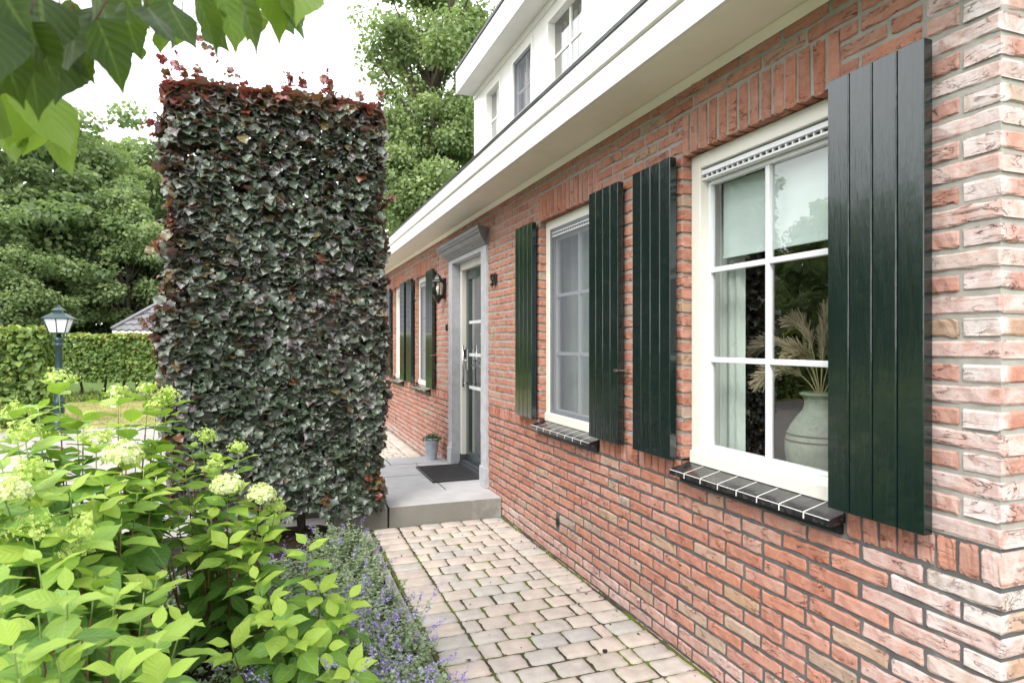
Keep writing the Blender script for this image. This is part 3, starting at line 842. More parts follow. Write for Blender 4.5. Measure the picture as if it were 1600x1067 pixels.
# ------------------------------------------------------------------ front door
mb = MB(); PX = -.025
mb.box(PX, .065, 5.48, 5.632, .181, 2.33); mb.box(PX, .065, 6.655, 6.80, .181, 2.33)
mb.box(PX + .002, .064, 5.482, 6.798, 2.33, 2.375)
mb.box(PX - .012, .02, 5.472, 5.64, .1812, .36); mb.box(PX - .012, .02, 6.647, 6.81, .1812, .36)
for yy0, yy1 in ((5.48, 5.632), (6.655, 6.80)):
    for k in range(4):
        yc = yy0 + (yy1 - yy0) * (k + 1) / 5; mb.box(PX - .004, PX + .004, yc - .008, yc + .008, .42, 1.98)
sur = mb.build('door_surround', M['bluestone'], house, bevel=.003)
mb = MB()
prof = [(.02, 2.376), (-.035, 2.376), (-.042, 2.392), (-.055, 2.398), (-.06, 2.41), (-.085, 2.425), (-.102, 2.45), (-.104, 2.468), (-.118, 2.472), (-.122, 2.49), (-.135, 2.497), (-.136, 2.522), (.02, 2.526)]
def cornice(prof, ya, yb):
    vs = []; n_ = len(prof)
    for x, z in prof: vs.append((x, ya - (-x - .025 if x < 0 else -.0), z))
    for x, z in prof: vs.append((x, yb + (-x - .025 if x < 0 else -.0), z))
    return vs, [(i, i+1, n_ + i + 1, n_ + i) for i in range(n_ - 1)] + [tuple(range(n_)), tuple(range(2*n_-1, n_-1, -1))]
mb.add(*cornice(prof, 5.478, 6.802)); mb.build('cornice', simple('grey_cornice', (.19, .195, .205), .5, var=.15, vscale=10, bmp=.1), sur)
mb = MB()
d0, d1 = 5.632, 6.655
mb.box(.064, .14, d1 - .075, d1 - .001, .30, 2.33); mb.box(.064, .14, d0 + .001, d0 + .075, .30, 2.33); mb.box(.065, .139, d0 + .075, d1 - .075, 2.255, 2.329)
door = mb.build('door', M['cream'], house, bevel=.003)
mb = MB(); mb.box(.066, .16, d0, d1, .1815, .245); mb.box(.05, .1, d0 + .001, d1 - .001, .1812, .215)
mb.box(.063, .141, d1 - .076, d1 - .0005, .245, .30); mb.box(.063, .141, d0 + .0005, d0 + .076, .245, .30); mb.build('threshold', M['lead'], door, bevel=.003)
mb = MB(); l0, l1 = d0 + .078, d1 - .078; xx = .112
st = .085
for q in ((l0, l0 + st, .25, 2.25), (l1 - st, l1, .25, 2.25), (l0 + st, l1 - st, .25, .34), (l0 + st, l1 - st, 2.15, 2.25)): mb.box(xx, xx + .045, *q)
mb.build('door_leaf', M['door'], door, bevel=.004)
mb = MB(); mb.quad((xx + .022, l0 + st, .34), (xx + .022, l1 - st, .34), (xx + .022, l1 - st, 2.15), (xx + .022, l0 + st, 2.15)); mb.build('pane', M['glass'], door)
mb = MB()
for zz in (1.70, 1.36, 1.02): mb.box(xx + .006, xx + .032, l0 + st, l1 - st, zz - .016, zz + .016)
mb.build('glazing_bars', M['whitetrim'], door, bevel=.002)
mb = MB(); yy = l1 - .045
mb.tube([(xx - .05, yy, 1.02), (xx - .05, yy, 1.46)], .011, 10); mb.tube([(xx - .05, yy, 1.06), (xx + .0, yy, 1.06)], .008, 8); mb.tube([(xx - .05, yy, 1.42), (xx, yy, 1.42)], .008, 8)
mb.box(xx - .014, xx - .001, yy - .03, yy + .03, 1.20, 1.42); mb.tube([(xx - .02, yy, 1.3), (xx - .04, yy, 1.3), (xx - .04, yy - .11, 1.3)], .009, 8)
mb.build('door_handle', M['steel'], door, bevel=0)
mb = MB(); mb.box(xx - .03, xx - .001, yy + .034, yy + .07, 1.33, 1.43); mb.build('lock_plate', M['black'], door, bevel=.003)
mb = MB(); mb.tube([(xx + .01, l0 + st, 1.25), (xx + .01, l1 - st, 1.25)], .006, 6)
mb.build('letter_bar', M['steel'], door)
mb = MB(); n_ = 90; V_ = []
for i in range(n_ + 1):
    yy = d0 + .08 + (d1 - d0 - .16) * i / n_; q = .30 + .016 * math.sin(yy * 6.28 / .07)
    V_ += [(q, yy, .75), (q, yy, 2.2)]
mb.add(V_, [(2*i, 2*i+2, 2*i+3, 2*i+1) for i in range(n_)], True); mb.build('door_curtain', M['curtain'], door)
# number, bell
def text_mesh(s, size, ext, name, m, parent, loc):
    cu = bpy.data.curves.new(name, 'FONT'); cu.body = s; cu.size = size; cu.space_character = 1.2; cu.extrude = ext; cu.bevel_depth = .001
    to = bpy.data.objects.new(name, cu); COL.objects.link(to); bpy.context.view_layer.update()
    me = bpy.data.meshes.new_from_object(to.evaluated_get(bpy.context.evaluated_depsgraph_get()))
    bpy.data.objects.remove(to); me.materials.clear(); me.materials.append(m)
    mt = Matrix.Translation(loc) @ Matrix.Rotation(R(-90), 4, 'Z') @ Matrix.Rotation(R(90), 4, 'X')
    me.transform(mt); return link(name, me, parent)
text_mesh('50', .150, .006, 'house_number', simple('dark_bronze', (.035, .033, .03), .35, .5), house, (-.012, 5.385, 1.988))
mb = MB(); mb.box(-.018, .002, 6.93, 6.965, 1.62, 1.69); mb.lathe([(0, 0), (.01, 0)], (-.02, 6.947, 1.66), 8); mb.build('doorbell', M['black'], house, bevel=.002)
# air bricks
for a0, a1, p0, p1 in AIR:
    mb = MB()
    mb.box(.012, .03, a0, a1, p0, p1 - .005)
    for k in range(4): mb.box(.0, .012, a0 + .004, a1 - .004, p0 + .006 + k * .013, p0 + .012 + k * .013)
    mb.build('air_vent', M['black'], house)

# grey boarded annex behind the house end
annex = thing('annex', 'grey horizontally boarded annex with white roof edge at the far end of the brick house', 'annex', (.3, 11.4, 0))
mb = MB()
for k in range(17):
    z = -.02 + k * .145; mb.prism([(.09, z + .148), (.055, z + .004), (.055, z), (.12, z), (.12, z + .148)], 11.36, 17)
mb.box(.121, 4, 11.36, 17, 0, 2.44); mb.build('boarding', M['siding'], annex)
mb = MB(); mb.box(-.05, 4.2, 11.42, 17.2, 2.446, 2.66); mb.build('roof_edge', M['white'], annex, bevel=.004)

# ------------------------------------------------------------------ doorstep
step = thing('doorstep', 'raised grey concrete doorstep of large slabs in front of the door', 'doorstep', (-.6, 5.1, 0))
T = .18
slabs = [(-.950, -.004, 5.108, 5.558, T), (-1.372, -.962, 5.113, 5.70, T - .004), (-.950, -.374, 5.566, 6.28, T - .002), (-.366, -.004, 5.566, 6.88, T - .001),
         (-.950, -.374, 6.288, 6.87, T), (-1.9, -.962, 5.71, 6.28, T - .003), (-1.9, -.962, 6.29, 6.87, T - .001), (-1.9, -.64, 6.88, 7.285, T - .003), (-.632, -.004, 6.888, 7.285, T)]
for s in slabs:
    mb = MB(); mb.box(*s[:4], -.02, s[4]); mb.build('slab', M['concrete'], step, bevel=.006)
mb = MB(); mb.box(-.02, .064, 5.634, 6.653, .10, .1795); mb.build('door_slab', M['concrete'], step)

# door mat: rubber ringed mat
mat_o = thing('door_mat', 'black rubber slatted door mat lying in front of the front door', 'door mat', (-.19, 6.23, T))
mb = MB(); x0, x1, y0, y1 = -.425, .045, 5.855, 6.615; z0 = T + .002
n = 17
for i in range(n):
    yy = y0 + (y1 - y0) * (i + .5) / n; mb.box(x0 + .012, x1 - .012, yy - .009, yy + .009, z0 + .001, z0 + .019)
for i in range(15):
    xx = x0 + (x1 - x0) * (i + .5) / 15; mb.box(xx - .004, xx + .004, y0 + .012, y1 - .012, z0 + .002, z0 + .0145)
mb.build('ribs', M['rubber'], mat_o, bevel=.002)
mb = MB()
for q in ((x0, x1, y0, y0 + .014), (x0, x1, y1 - .014, y1), (x0, x0 + .014, y0 + .014, y1 - .014), (x1 - .014, x1, y0 + .014, y1 - .014)): mb.box(*q, z0, z0 + .017)
mb.build('rim', M['rubber'], mat_o, bevel=.003)

# zinc pot with small succulent on the doorstep
PC = (-.15, 7.07, T)
pot = thing('flower_pot', 'weathered zinc bucket pot standing on the doorstep beside the door', 'flower pot', PC)
M['oldzinc'] = simple('weathered_zinc', (.46, .50, .56), .45, .3, .2, 12, bmp=.1, dirt=((.5, .5, .5), .5, 16))
mb = MB(); mb.lathe([(0, .0), (.058, 0), (.06, .004), (.058, .015), (.062, .03), (.085, .225), (.089, .228), (.09, .236), (.085, .24), (.08, .235), (.076, .2), (0, .2)], PC, 28)
mb.build('bucket', M['oldzinc'], pot)
pl = leaf_template([.02, .3, .42, .3, .02], .2, .3, nv=1)
n = 320; a = rng.uniform(0, 6.28, n); rr = rng.uniform(0, .095, n)
P = np.stack([PC[0] + rr * np.cos(a), PC[1] + rr * np.sin(a), PC[2] + .21 + rng.uniform(0, .07, n) * (1.1 - rr * 7)], -1)
X = np.stack([np.cos(a), np.sin(a), rng.uniform(-.2, 1, n)], -1)
V, F, A = scatter(*pl, P, X, rng.normal(0, .4, (n, 3)) + (0, 0, 1), rng.uniform(.018, .035, n), rng.random(n))
M['succulent'] = leafmat('succulent_leaf', [(0, (.06, .10, .04)), (.6, (.15, .19, .09)), (1, (.28, .25, .14))], .5, .2, vein=0)
so_ = thing('succulent', 'low green succulent growing in the zinc bucket pot', 'plant', (PC[0], PC[1], PC[2] + .2))
link('leaves', np_mesh('leaves', V, F, M['succulent'], {'lf': A}), so_)

# wall lantern
LC = (-.085, 7.03, 1.93)
lan = thing('wall_lantern', 'black wall lantern mounted on the bricks left of the front door', 'lantern', LC)
mb = MB(); cx, cy, cz = LC
mb.lathe([(0, .335), (.012, .33), (.014, .318), (.022, .312), (.036, .29), (.05, .262), (.068, .248), (.072, .24), (.06, .236)], LC, 6, False, R(30))
mb.lathe([(.062, .092), (.066, .088), (.064, .078), (.05, .06), (.03, .03), (.018, .012), (.008, 0), (0, -.006)], LC, 6, False, R(30))
for k in range(6):
    w = R(30 + 60*k); mb.tube([(cx + .058*math.cos(w), cy + .058*math.sin(w), cz + .085), (cx + .062*math.cos(w), cy + .062*math.sin(w), cz + .24)], .005, 6)
mb.box(-.03, -.001, cy - .035, cy + .035, cz + .05, cz + .28); mb.box(-.06, -.02, cy - .012, cy + .012, cz + .235, cz + .262)
mb.build('lantern_frame', M['black'], lan)
mb = MB(); mb.lathe([(.054, .09), (.058, .237)], LC, 6, False, R(30)); mb.build('lantern_glass', M['glass'], lan)
mb = MB(); mb.lathe([(0, .09), (.012, .09), (.012, .13), (.022, .145), (.024, .165), (.015, .195), (0, .205)], LC, 14); mb.build('bulb', M['bulb'], lan)

# ------------------------------------------------------------------ vase with pampas in the window
VC = (.45, 2.17, .80)
vase = thing('vase', 'large rough grey green pottery vase with banded shoulder behind the right window', 'vase', VC)
def vase_mat():
    m, t, b = mat('rough_glazed_pottery'); co = objco(t)
    c = ramp(t, noise(t, co, 10, 7, .7), [(.3, (.20, .25, .20)), (.55, (.30, .34, .27)), (.75, (.40, .40, .30))])
    c = mixc(t, ramp(t, noise(t, co, 45, 5, .7), [(.58, 0.0), (.68, .7)]), c, (.12, .12, .09))
    t.links.new(c, b.inputs['Base Color']); b.inputs['Roughness'].default_value = .6
    bump(t, b, noise(t, co, 40, 5, .7), .4, .006); return m
mb = MB(); mb.lathe([(0, 0), (.085, 0), (.098, .01), (.118, .07), (.138, .15), (.146, .21), (.146, .25), (.138, .29), (.12, .33), (.095, .365), (.074, .39), (.066, .415), (.066, .44), (.075, .452), (.084, .458), (.086, .466), (.078, .47), (.062, .462), (.055, .43), (.06, .39), (0, .36)], VC, 40)
vb = mb.build('vase_body', vase_mat(), vase)
mb = MB()
for zz, rr in ((.262, .1455), (.288, .1405)):
    mb.lathe([(rr - .004, zz - .004), (rr + .003, zz - .002), (rr + .003, zz + .002), (rr - .004, zz + .004)], VC, 40)
mb.build('rope_band', simple('dark_band', (.07, .06, .045), .8, var=.4, vscale=60), vase)
plume_t = leaf_template([.06, .10, .06], .25, .0, nv=1)
pam = thing('pampas_grass', 'bunch of cream dried pampas plumes standing in the pottery vase', 'dried grass', (VC[0], VC[1], VC[2] + .44))
M['pampas'] = leafmat('dried_plume', [(0, (.40, .30, .20)), (.5, (.56, .45, .33)), (1, (.72, .63, .5))], .9, .3, (.7, .6, .45), vein=0, spec=.1)
tips = [(-.02, .24, .33, -.10), (.0, .10, .38, -.02), (.02, -.02, .40, .0), (-.03, -.14, .30, -.04), (.06, .18, .26, -.06), (-.09, .14, .20, -.12), (-.04, -.22, .22, -.10), (.06, .04, .30, 0), (-.08, .02, .26, -.05)]
parts = []; stems = MB()
for dx, dy, dz, dr in tips:
    b0 = Vector((VC[0], VC[1], VC[2] + .42)); c1 = b0 + Vector((dx * .3, dy * .3, dz * .75)); e = b0 + Vector((dx, dy, dz))
    e2 = e + Vector((dx * .6, dy * .6, dr))
    pts = []
    for i in range(21):
        t = i / 20; p = b0 * (1-t)**3 + c1 * 3*t*(1-t)**2 + e * 3*t*t*(1-t) + e2 * t**3; pts.append(p)
    stems.tube(pts, .0025, 5)
    n = 620; tt = rng.uniform(.35, 1, n); ii = np.clip(tt * 20, 0, 19.99); i0 = ii.astype(int); fr = (ii - i0)[:, None]
    PT = np.array([list(p) for p in pts]); P = PT[i0] * (1-fr) + PT[i0+1] * fr; D = nrm(PT[i0+1] - PT[i0])
    rad = nrm(rng.normal(0, 1, (n, 3)))
    X = D * .9 + rad * .75
    S = (.028 + .055 * np.sin(np.clip((tt - .32) / .68, 0, 1) * 2.6)) * rng.uniform(.6, 1.1, n)
    parts.append(scatter(*plume_t, P, X, rad + rng.normal(0, .3, (n, 3)), S, np.clip(rng.normal(.55, .25, n), 0, 1), np.full(n, .35)))
V, F, A = merge(parts); link('plumes', np_mesh('plumes', V, F, M['pampas'], {'lf': A}), pam)
stems.build('stalks', simple('dry_stalk', (.45, .36, .22), .8), pam)
#PLANTS
# ================================================================== PLANTS
def curve(b0, c1, e, n=16):
    b0, c1, e = Vector(b0), Vector(c1), Vector(e)
    return [b0 * (1-t)**2 + c1 * 2*t*(1-t) + e * t*t for t in [i / n for i in range(n + 1)]]
def hnoise(P, f, seed=0.0):
    """cheap smooth 3-D variation in -1..1"""
    x, y, z = P[:, 0] * f + seed, P[:, 1] * f + seed * 1.7, P[:, 2] * f - seed
    return (np.sin(x * 1.9 + 2.1 * np.sin(z * 1.3 + 1)) + np.sin(z * 2.3 + 1.7 * np.sin(y * 1.1 + x * .7)) + np.sin(y * 1.7 + x * 1.3 + 1.2 * np.sin(z * .9))) / 3

# ---------------------------------------------------------------- copper beech hedge
HX0, HX1, HY0, HY1, HZ0, HZ1 = -2.52, -1.03, 4.98, 5.50, .19, 3.30
M['copper'] = leafmat('copper_beech_leaf', [(0, (.045, .080, .042)), (.3, (.088, .118, .085)), (.48, (.13, .115, .128)), (.62, (.135, .115, .028)), (.78, (.17, .055, .025)), (1, (.21, .028, .035))], .36, .28, (.25, .05, .03), vein=.25, spec=.95, jitter=.42, veincol=(.16, .15, .12))
bt = leaf_template([.04, .30, .42, .46, .45, .36, .22, .02], .18, .14, .15, nv=2, tooth=.16)
def hedge_layer(n, axis):
    if axis == 'front':
        P = np.stack([rng.uniform(HX0, HX1, n), HY0 + np.abs(rng.normal(0, .05, n)), rng.uniform(HZ0, HZ1, n)], -1); O = np.tile([0, -1, 0], (n, 1))
    elif axis == 'back':
        P = np.stack([rng.uniform(HX0, HX1, n), HY1 - np.abs(rng.normal(0, .05, n)), rng.uniform(HZ0, HZ1, n)], -1); O = np.tile([0, 1, 0], (n, 1))
    elif axis in ('left', 'right'):
        sx = HX0 if axis == 'left' else HX1; s = -1 if axis == 'left' else 1
        P = np.stack([sx - s * np.abs(rng.normal(0, .05, n)) , rng.uniform(HY0, HY1, n), rng.uniform(HZ0, HZ1, n)], -1); O = np.tile([s, 0, 0], (n, 1))
    elif axis == 'top':
        P = np.stack([rng.uniform(HX0, HX1, n), rng.uniform(HY0, HY1, n), HZ1 - np.abs(rng.normal(0, .05, n))], -1); O = np.tile([0, -.2, 1], (n, 1))
    else:
        P = np.stack([rng.uniform(HX0 + .05, HX1 - .05, n), rng.uniform(HY0 + .12, HY1 - .1, n), rng.uniform(HZ0 + .1, HZ1 - .05, n)], -1); O = np.tile([0, -1, 0], (n, 1))
    return P, O.astype(float)
parts = []
for ax, n in (('front', 9800), ('back', 3400), ('left', 1700), ('right', 1700), ('top', 1500), ('in', 2600)):
    P, O = hedge_layer(n, ax)
    # surface swells in and out; a few hollows
    sw = hnoise(P, 2.6, 3.1) * .06 + hnoise(P, 7.0, 1.0) * .035
    P = P + O * sw[:, None]
    bow = (P[:, 2] - 1.7) / 1.6
    P[:, 0] += np.where(P[:, 0] < -1.8, 1, 0) * (.05 * hnoise(P, 1.2, 5)) - np.where(P[:, 0] < -1.8, .03 * bow, -.0)
    # bottom edge ragged, trunk base thins out
    keep = P[:, 2] > HZ0 + .10 * np.sin(P[:, 0] * 7) + .06 * np.sin(P[:, 0] * 23) + np.where(P[:, 0] < -1.75, .05, 0)
    if ax in ('front', 'in'):
        for hx, hz, hw, hh in ((-1.85, 2.62, .30, .06), (-2.33, 2.83, .17, .08), (-1.25, 1.45, .09, .05), (-2.42, 1.85, .1, .06), (-1.6, .8, .10, .04), (-2.05, 1.98, .12, .035), (-1.35, 2.78, .14, .045), (-1.75, 1.2, .1, .03), (-2.2, 1.35, .09, .03), (-1.5, 2.2, .12, .03)):
            q = ((P[:, 0] - hx) / hw) ** 2 + ((P[:, 2] - hz) / hh) ** 2
            keep &= (q > 1) | (rng.random(n) < .10) | (P[:, 1] > HY0 + .36)
    if ax == 'front':
        # leaves lie in loose horizontal tiers
        ph = np.sin(P[:, 2] * 52 + 2.0 * np.sin(P[:, 0] * 4.1) + 1.5 * np.sin(P[:, 0] * 11))
        keep &= rng.random(n) < .80 + .2 * ph
    P, O = P[keep], O[keep]; n = len(P)
    tang = rng.normal(0, 1, (n, 3)); tang -= (tang * O).sum(1, keepdims=True) * O; tang = nrm(tang)
    X = O * rng.uniform(.1, .8, n)[:, None] + tang * rng.uniform(.4, 1.0, n)[:, None] + np.array([0, 0, -.38])
    if ax == 'top': X[:, 2] += .55
    N = O * rng.uniform(.4, .9, n)[:, None] + np.array([0, 0, 1]) * rng.uniform(.35, 1.2, n)[:, None] + rng.normal(0, .22, (n, 3))
    tone = np.clip(.22 + .12 * hnoise(P, 1.6, 2) + .10 * hnoise(P, 9, 4) + rng.normal(0, .07, n), 0, 1)
    hot = np.clip((P[:, 2] - (HZ1 - .26)) / .24, 0, 1); tone = np.clip(tone + hot * rng.uniform(.1, .62, n), 0, 1)
    edge = np.clip((HX0 + .22 - P[:, 0]) / .20, 0, 1); tone = np.clip(tone + edge * rng.uniform(.05, .5, n) * (rng.random(n) < .75), 0, 1)
    rnd = rng.random(n) < .035; tone = np.where(rnd, rng.uniform(.42, .66, n), tone)
    S = rng.uniform(.052, .102, n)
    if ax == 'in': S *= 1.15
    parts.append(scatter(*bt, P, X, N, S, tone, rng.uniform(.8, 1.05, n)))
# sprouting shoots at the top and sides
shoots = MB()
SHT = [((-2.46, 5.1, 3.22), (-2.58, 5.05, 3.50)), ((-2.40, 5.1, 3.25), (-2.46, 5.05, 3.54)), ((-2.2, 5.2, 3.28), (-2.10, 5.1, 3.50)), ((-1.95, 5.1, 3.26), (-2.32, 4.9, 3.62)), ((-2.3, 5.1, 3.28), (-2.34, 5.0, 3.47)),
       ((-1.72, 5.2, 3.28), (-1.70, 5.1, 3.50)), ((-1.6, 5.2, 3.28), (-1.585, 5.1, 3.47)), ((-1.44, 5.2, 3.28), (-1.42, 5.1, 3.53)), ((-1.2, 5.2, 3.25), (-1.15, 5.1, 3.42)), ((-1.1, 5.1, 3.22), (-1.02, 5.0, 3.42)),
       ((-1.06, 5.1, 2.5), (-.93, 5.0, 2.62)), ((-1.06, 5.1, 1.9), (-.93, 5.0, 1.98)), ((-1.06, 5.1, 1.1), (-.95, 5.0, 1.05)), ((-2.5, 5.1, 2.9), (-2.65, 5.0, 3.02)), ((-2.5, 5.1, 2.1), (-2.64, 5.0, 2.14)), ((-2.5, 5.1, 1.6), (-2.66, 5.0, 1.62)), ((-2.5, 5.1, 1.18), (-2.66, 5.0, 1.16)),
       ((-1.2, 5.05, .45), (-1.05, 4.95, .26)), ((-1.1, 5.05, .5), (-1.0, 4.95, .33)), ((-1.5, 5.0, .42), (-1.42, 4.92, .24))]
for a, e in SHT:
    a, e = Vector(a), Vector(e); pts = curve(a, (a + e) / 2 + Vector((random.uniform(-.03, .03), 0, .03)), e, 8); shoots.tube(pts, [.003 - .0002*i for i in range(9)], 5)
    n = 12; tt = rng.uniform(.25, 1, n); P = np.array([list(pts[int(t * 8)]) for t in tt]) + rng.normal(0, .01, (n, 3))
    X = nrm(rng.normal(0, 1, (n, 3))) + np.array(list((e - a).normalized())) * .6
    red = a.z > 3.2
    parts.append(scatter(*bt, P, X, rng.normal(0, .6, (n, 3)) + (0, -.6, .6), rng.uniform(.03, .075, n), np.clip(rng.normal(.88 if red else .68, .1, n), 0, 1)))
# pale red sprigs sticking out on top
for sx in (-1.71, -1.68, -1.60, -1.43, -1.41):
    shoots.tube([(sx, 5.12, 3.24), (sx + .008, 5.11, 3.4), (sx - .004, 5.1, 3.57)], [.002, .0016, .001], 4)
    n = 6; P = np.stack([sx + rng.normal(0, .012, n), np.full(n, 5.1) + rng.normal(0, .02, n), rng.uniform(3.36, 3.58, n)], -1)
    parts.append(scatter(*bt, P, rng.normal(0, 1, (n, 3)) + (0, 0, .8), rng.normal(0, 1, (n, 3)) + (0, -.5, .2), rng.uniform(.02, .04, n), np.full(n, 1.0)))
beech = thing('copper_beech_hedge', 'tall clipped block of dark purple copper beech beside the doorstep', 'hedge', (-1.8, 5.25, 0))
V, F, A = merge(parts); link('foliage', np_mesh('foliage', V, F, M['copper'], {'lf': A}, smooth=True), beech)
for k, (bx, by) in enumerate(((-2.30, 5.25), (-1.95, 5.22), (-1.62, 5.28), (-1.38, 5.45))):
    wig = [Vector((bx + .02 * math.sin(i * 1.1 + k), by + .02 * math.cos(i * .9 + k), -.05 + i * .28)) for i in range(12)]
    shoots.tube(wig, [.034 - .0024 * i for i in range(12)], 8)
    for j in range(26):
        z = random.uniform(.35, 3.1); a = Vector((bx, by, z)); w = random.uniform(0, 6.28); L = random.uniform(.18, .36)
        e = a + Vector((math.cos(w) * L, math.sin(w) * L * .6, random.uniform(.0, .16))); e.y = max(HY0 + .03, min(HY1, e.y)); e.x = max(HX0, min(HX1, e.x))
        shoots.tube(curve(a, (a + e) / 2 + Vector((0, 0, -.03)), e, 5), [.007, .006, .005, .004, .003, .002], 5)
shoots.build('branches', M['bark'], beech)

# ---------------------------------------------------------------- hydrangeas
M['hydleaf'] = leafmat('hydrangea_leaf', [(0, (.055, .145, .028)), (.4, (.105, .235, .040)), (.7, (.20, .36, .05)), (1, (.36, .50, .07))], .45, .34, (.34, .58, .05), vein=.32, spec=.35, veincol=(.42, .52, .22))
ht = leaf_template([.02, .15, .24, .285, .295, .275, .22, .13, .05, .004], .24, .14, .06, nv=2, tooth=.03)
M['floret'] = leafmat('hydrangea_floret', [(0, (.42, .58, .12)), (.5, (.64, .73, .26)), (1, (.86, .88, .62))], .7, .3, (.6, .7, .3), vein=0, spec=.2, jitter=.3)
q = .5
fv = []; ff = []; fu = []
for k in range(4):
    w = math.pi / 2 * k; c, s = math.cos(w), math.sin(w); b = len(fv)
    for px_, py_, pz_ in ((.05, 0, 0), (.55, .42, .10), (1.0, 0, .0), (.55, -.42, .10)):
        fv.append((px_ * c - py_ * s, px_ * s + py_ * c, pz_)); fu.append((px_, .5))
    ff.append((b, b+1, b+2, b+3))
ft = (np.array(fv), np.array(ff), np.array(fu))
def flower_head(c, r, h, parent, mature=True, up=(0, 0, 1)):
    c = np.array(c, float); n = int((420 if mature else 230) * (r / .07))
    D = nrm(rng.normal(0, 1, (n, 3))); D[:, 2] = np.abs(D[:, 2]) * 1.1 - .22
    D = nrm(D); rad = rng.uniform(.72, 1.05, n) + .10 * np.sin(D[:, 0] * 9 + D[:, 2] * 7) * np.sin(D[:, 1] * 8)
    if not mature:
        # loose bunches of buds
        cc = nrm(rng.normal(0, 1, (13, 3))); cc[:, 2] = np.abs(cc[:, 2]) * 1.2 - .1
        pick = rng.integers(0, 13, n); D = cc[pick] * rng.uniform(.5, 1, n)[:, None] + rng.normal(0, .17, (n, 3)); rad = np.ones(n)
    P = c + D * rad[:, None] * np.array([r, r, h])
    S = rng.uniform(.009, .0145, n) if mature else rng.uniform(.005, .0095, n)
    hz = np.clip((D[:, 2] + .2) / 1.1, 0, 1)
    tone = np.clip(rng.normal(.72 if mature else .25, .15, n), 0, 1)
    Dn = nrm(D + rng.normal(0, .35, (n, 3)))
    X = np.cross(Dn, rng.normal(0, 1, (n, 3)))
    V, F, A = scatter(*ft, P, X, Dn, S, tone)
    # bud stalks inside
    me = np_mesh('flower_head', V, F, M['floret'], {'lf': A})
    return link('flower_head', me, parent)
def shrub(label, base, tips, spread=.2, size=.125, group='hydrangeas in the front bed', stemr=.0055, low=.25, seed=0, name='hydrangea'):
    """tips: list of (x, y, z, flower) ; flower = None | (r, h, mature)"""
    root = thing(name, label, 'shrub', base, group)
    r = random.Random(seed); st = MB(); lv = []
    for (x, y, z, fl) in tips:
        e = Vector((x, y, z)); b0 = Vector(base); hv = Vector((x - b0.x, y - b0.y, 0)); b0 = b0 + hv * min(.6, spread * 2) + Vector((r.uniform(-.06, .06), r.uniform(-.06, .06), -.02))
        hd = Vector((e.x - b0.x, e.y - b0.y, 0))
        c1 = b0 + hd * r.uniform(.35, .75) + Vector((0, 0, (e.z - b0.z) * r.uniform(.4, .6)))
        n = 20; pts = curve(b0, c1, e, n)
        L = sum((pts[i+1] - pts[i]).length for i in range(n))
        st.mi = 0; kk = int(n * .86)
        st.tube(pts[:kk+1], [stemr * (1 - .55 * i / n) for i in range(kk + 1)], 6)
        st.mi = 1; st.tube(pts[kk:], [stemr * (1 - .55 * i / n) * .8 for i in range(kk, n + 1)], 6)
        gap = r.uniform(.050, .068); m_ = max(3, int(L * (1 - low) / gap)); az = r.uniform(0, 6.28)
        for j in range(m_):
            d = j * gap * (.38 + .62 * min(1, j / 4)) + .008
            f = max(0, 1 - d / L) * n; i0 = min(int(f), n - 1); p = pts[i0].lerp(pts[i0 + 1], f - i0)
            ax = (pts[min(i0 + 1, n)] - pts[max(0, i0 - 1)]).normalized()
            w = az + j * math.pi / 2 + r.uniform(-.3, .3)
            age = min(1, j / 4.5)
            for sgn in (0, math.pi):
                if r.random() < .05: continue
                ww = w + sgn + r.uniform(-.2, .2)
                side = Vector((math.cos(ww), math.sin(ww), 0)); side = (side - ax * side.dot(ax)).normalized()
                rise = (.95 - 1.05 * age) + r.uniform(-.2, .2)
                X = side + ax * rise * .8 + Vector((0, 0, -.18 * age))
                N = ax * 1.0 + Vector((0, 0, .5)) - side * rise * .5 + Vector((r.gauss(0, .22), r.gauss(0, .22), 0))
                S = size * (.52 + .48 * min(1, (j + .6) / 2.4)) * r.uniform(.78, 1.12)
                if fl and j == 0: S = size * .55
                tone = .86 * (1 - age) ** 1.3 + .22 + .28 * r.random() * (1 - .4 * age)
                pet = p + X.normalized() * .012
                lv.append((tuple(pet), tuple(X), tuple(N), S, tone))
    P = np.array([q[0] for q in lv]); X = np.array([q[1] for q in lv]); N = np.array([q[2] for q in lv]); S = np.array([q[3] for q in lv]); T_ = np.clip(np.array([q[4] for q in lv]), 0, 1)
    V, F, A = scatter(*ht, P, X, N, S, T_, rng.uniform(.85, 1.15, len(P)))
    link('foliage', np_mesh('foliage', V, F, M['hydleaf'], {'lf': A}, smooth=True), root)
    st.build('stems', [M['stem'], M['greenstem']], root)
    for (x, y, z, fl) in tips:
        if fl: flower_head((x, y, z + fl[1] * .35), *fl[:2], root, fl[2])
    return root
def tp(px, py, t, fl=None):
    p = at(px, py, t); return (p.x, p.y, p.z, fl)
BIG = (.068, .058, True); MID = (.064, .055, False); SML = (.048, .05, False); MB_ = (.062, .055, True)
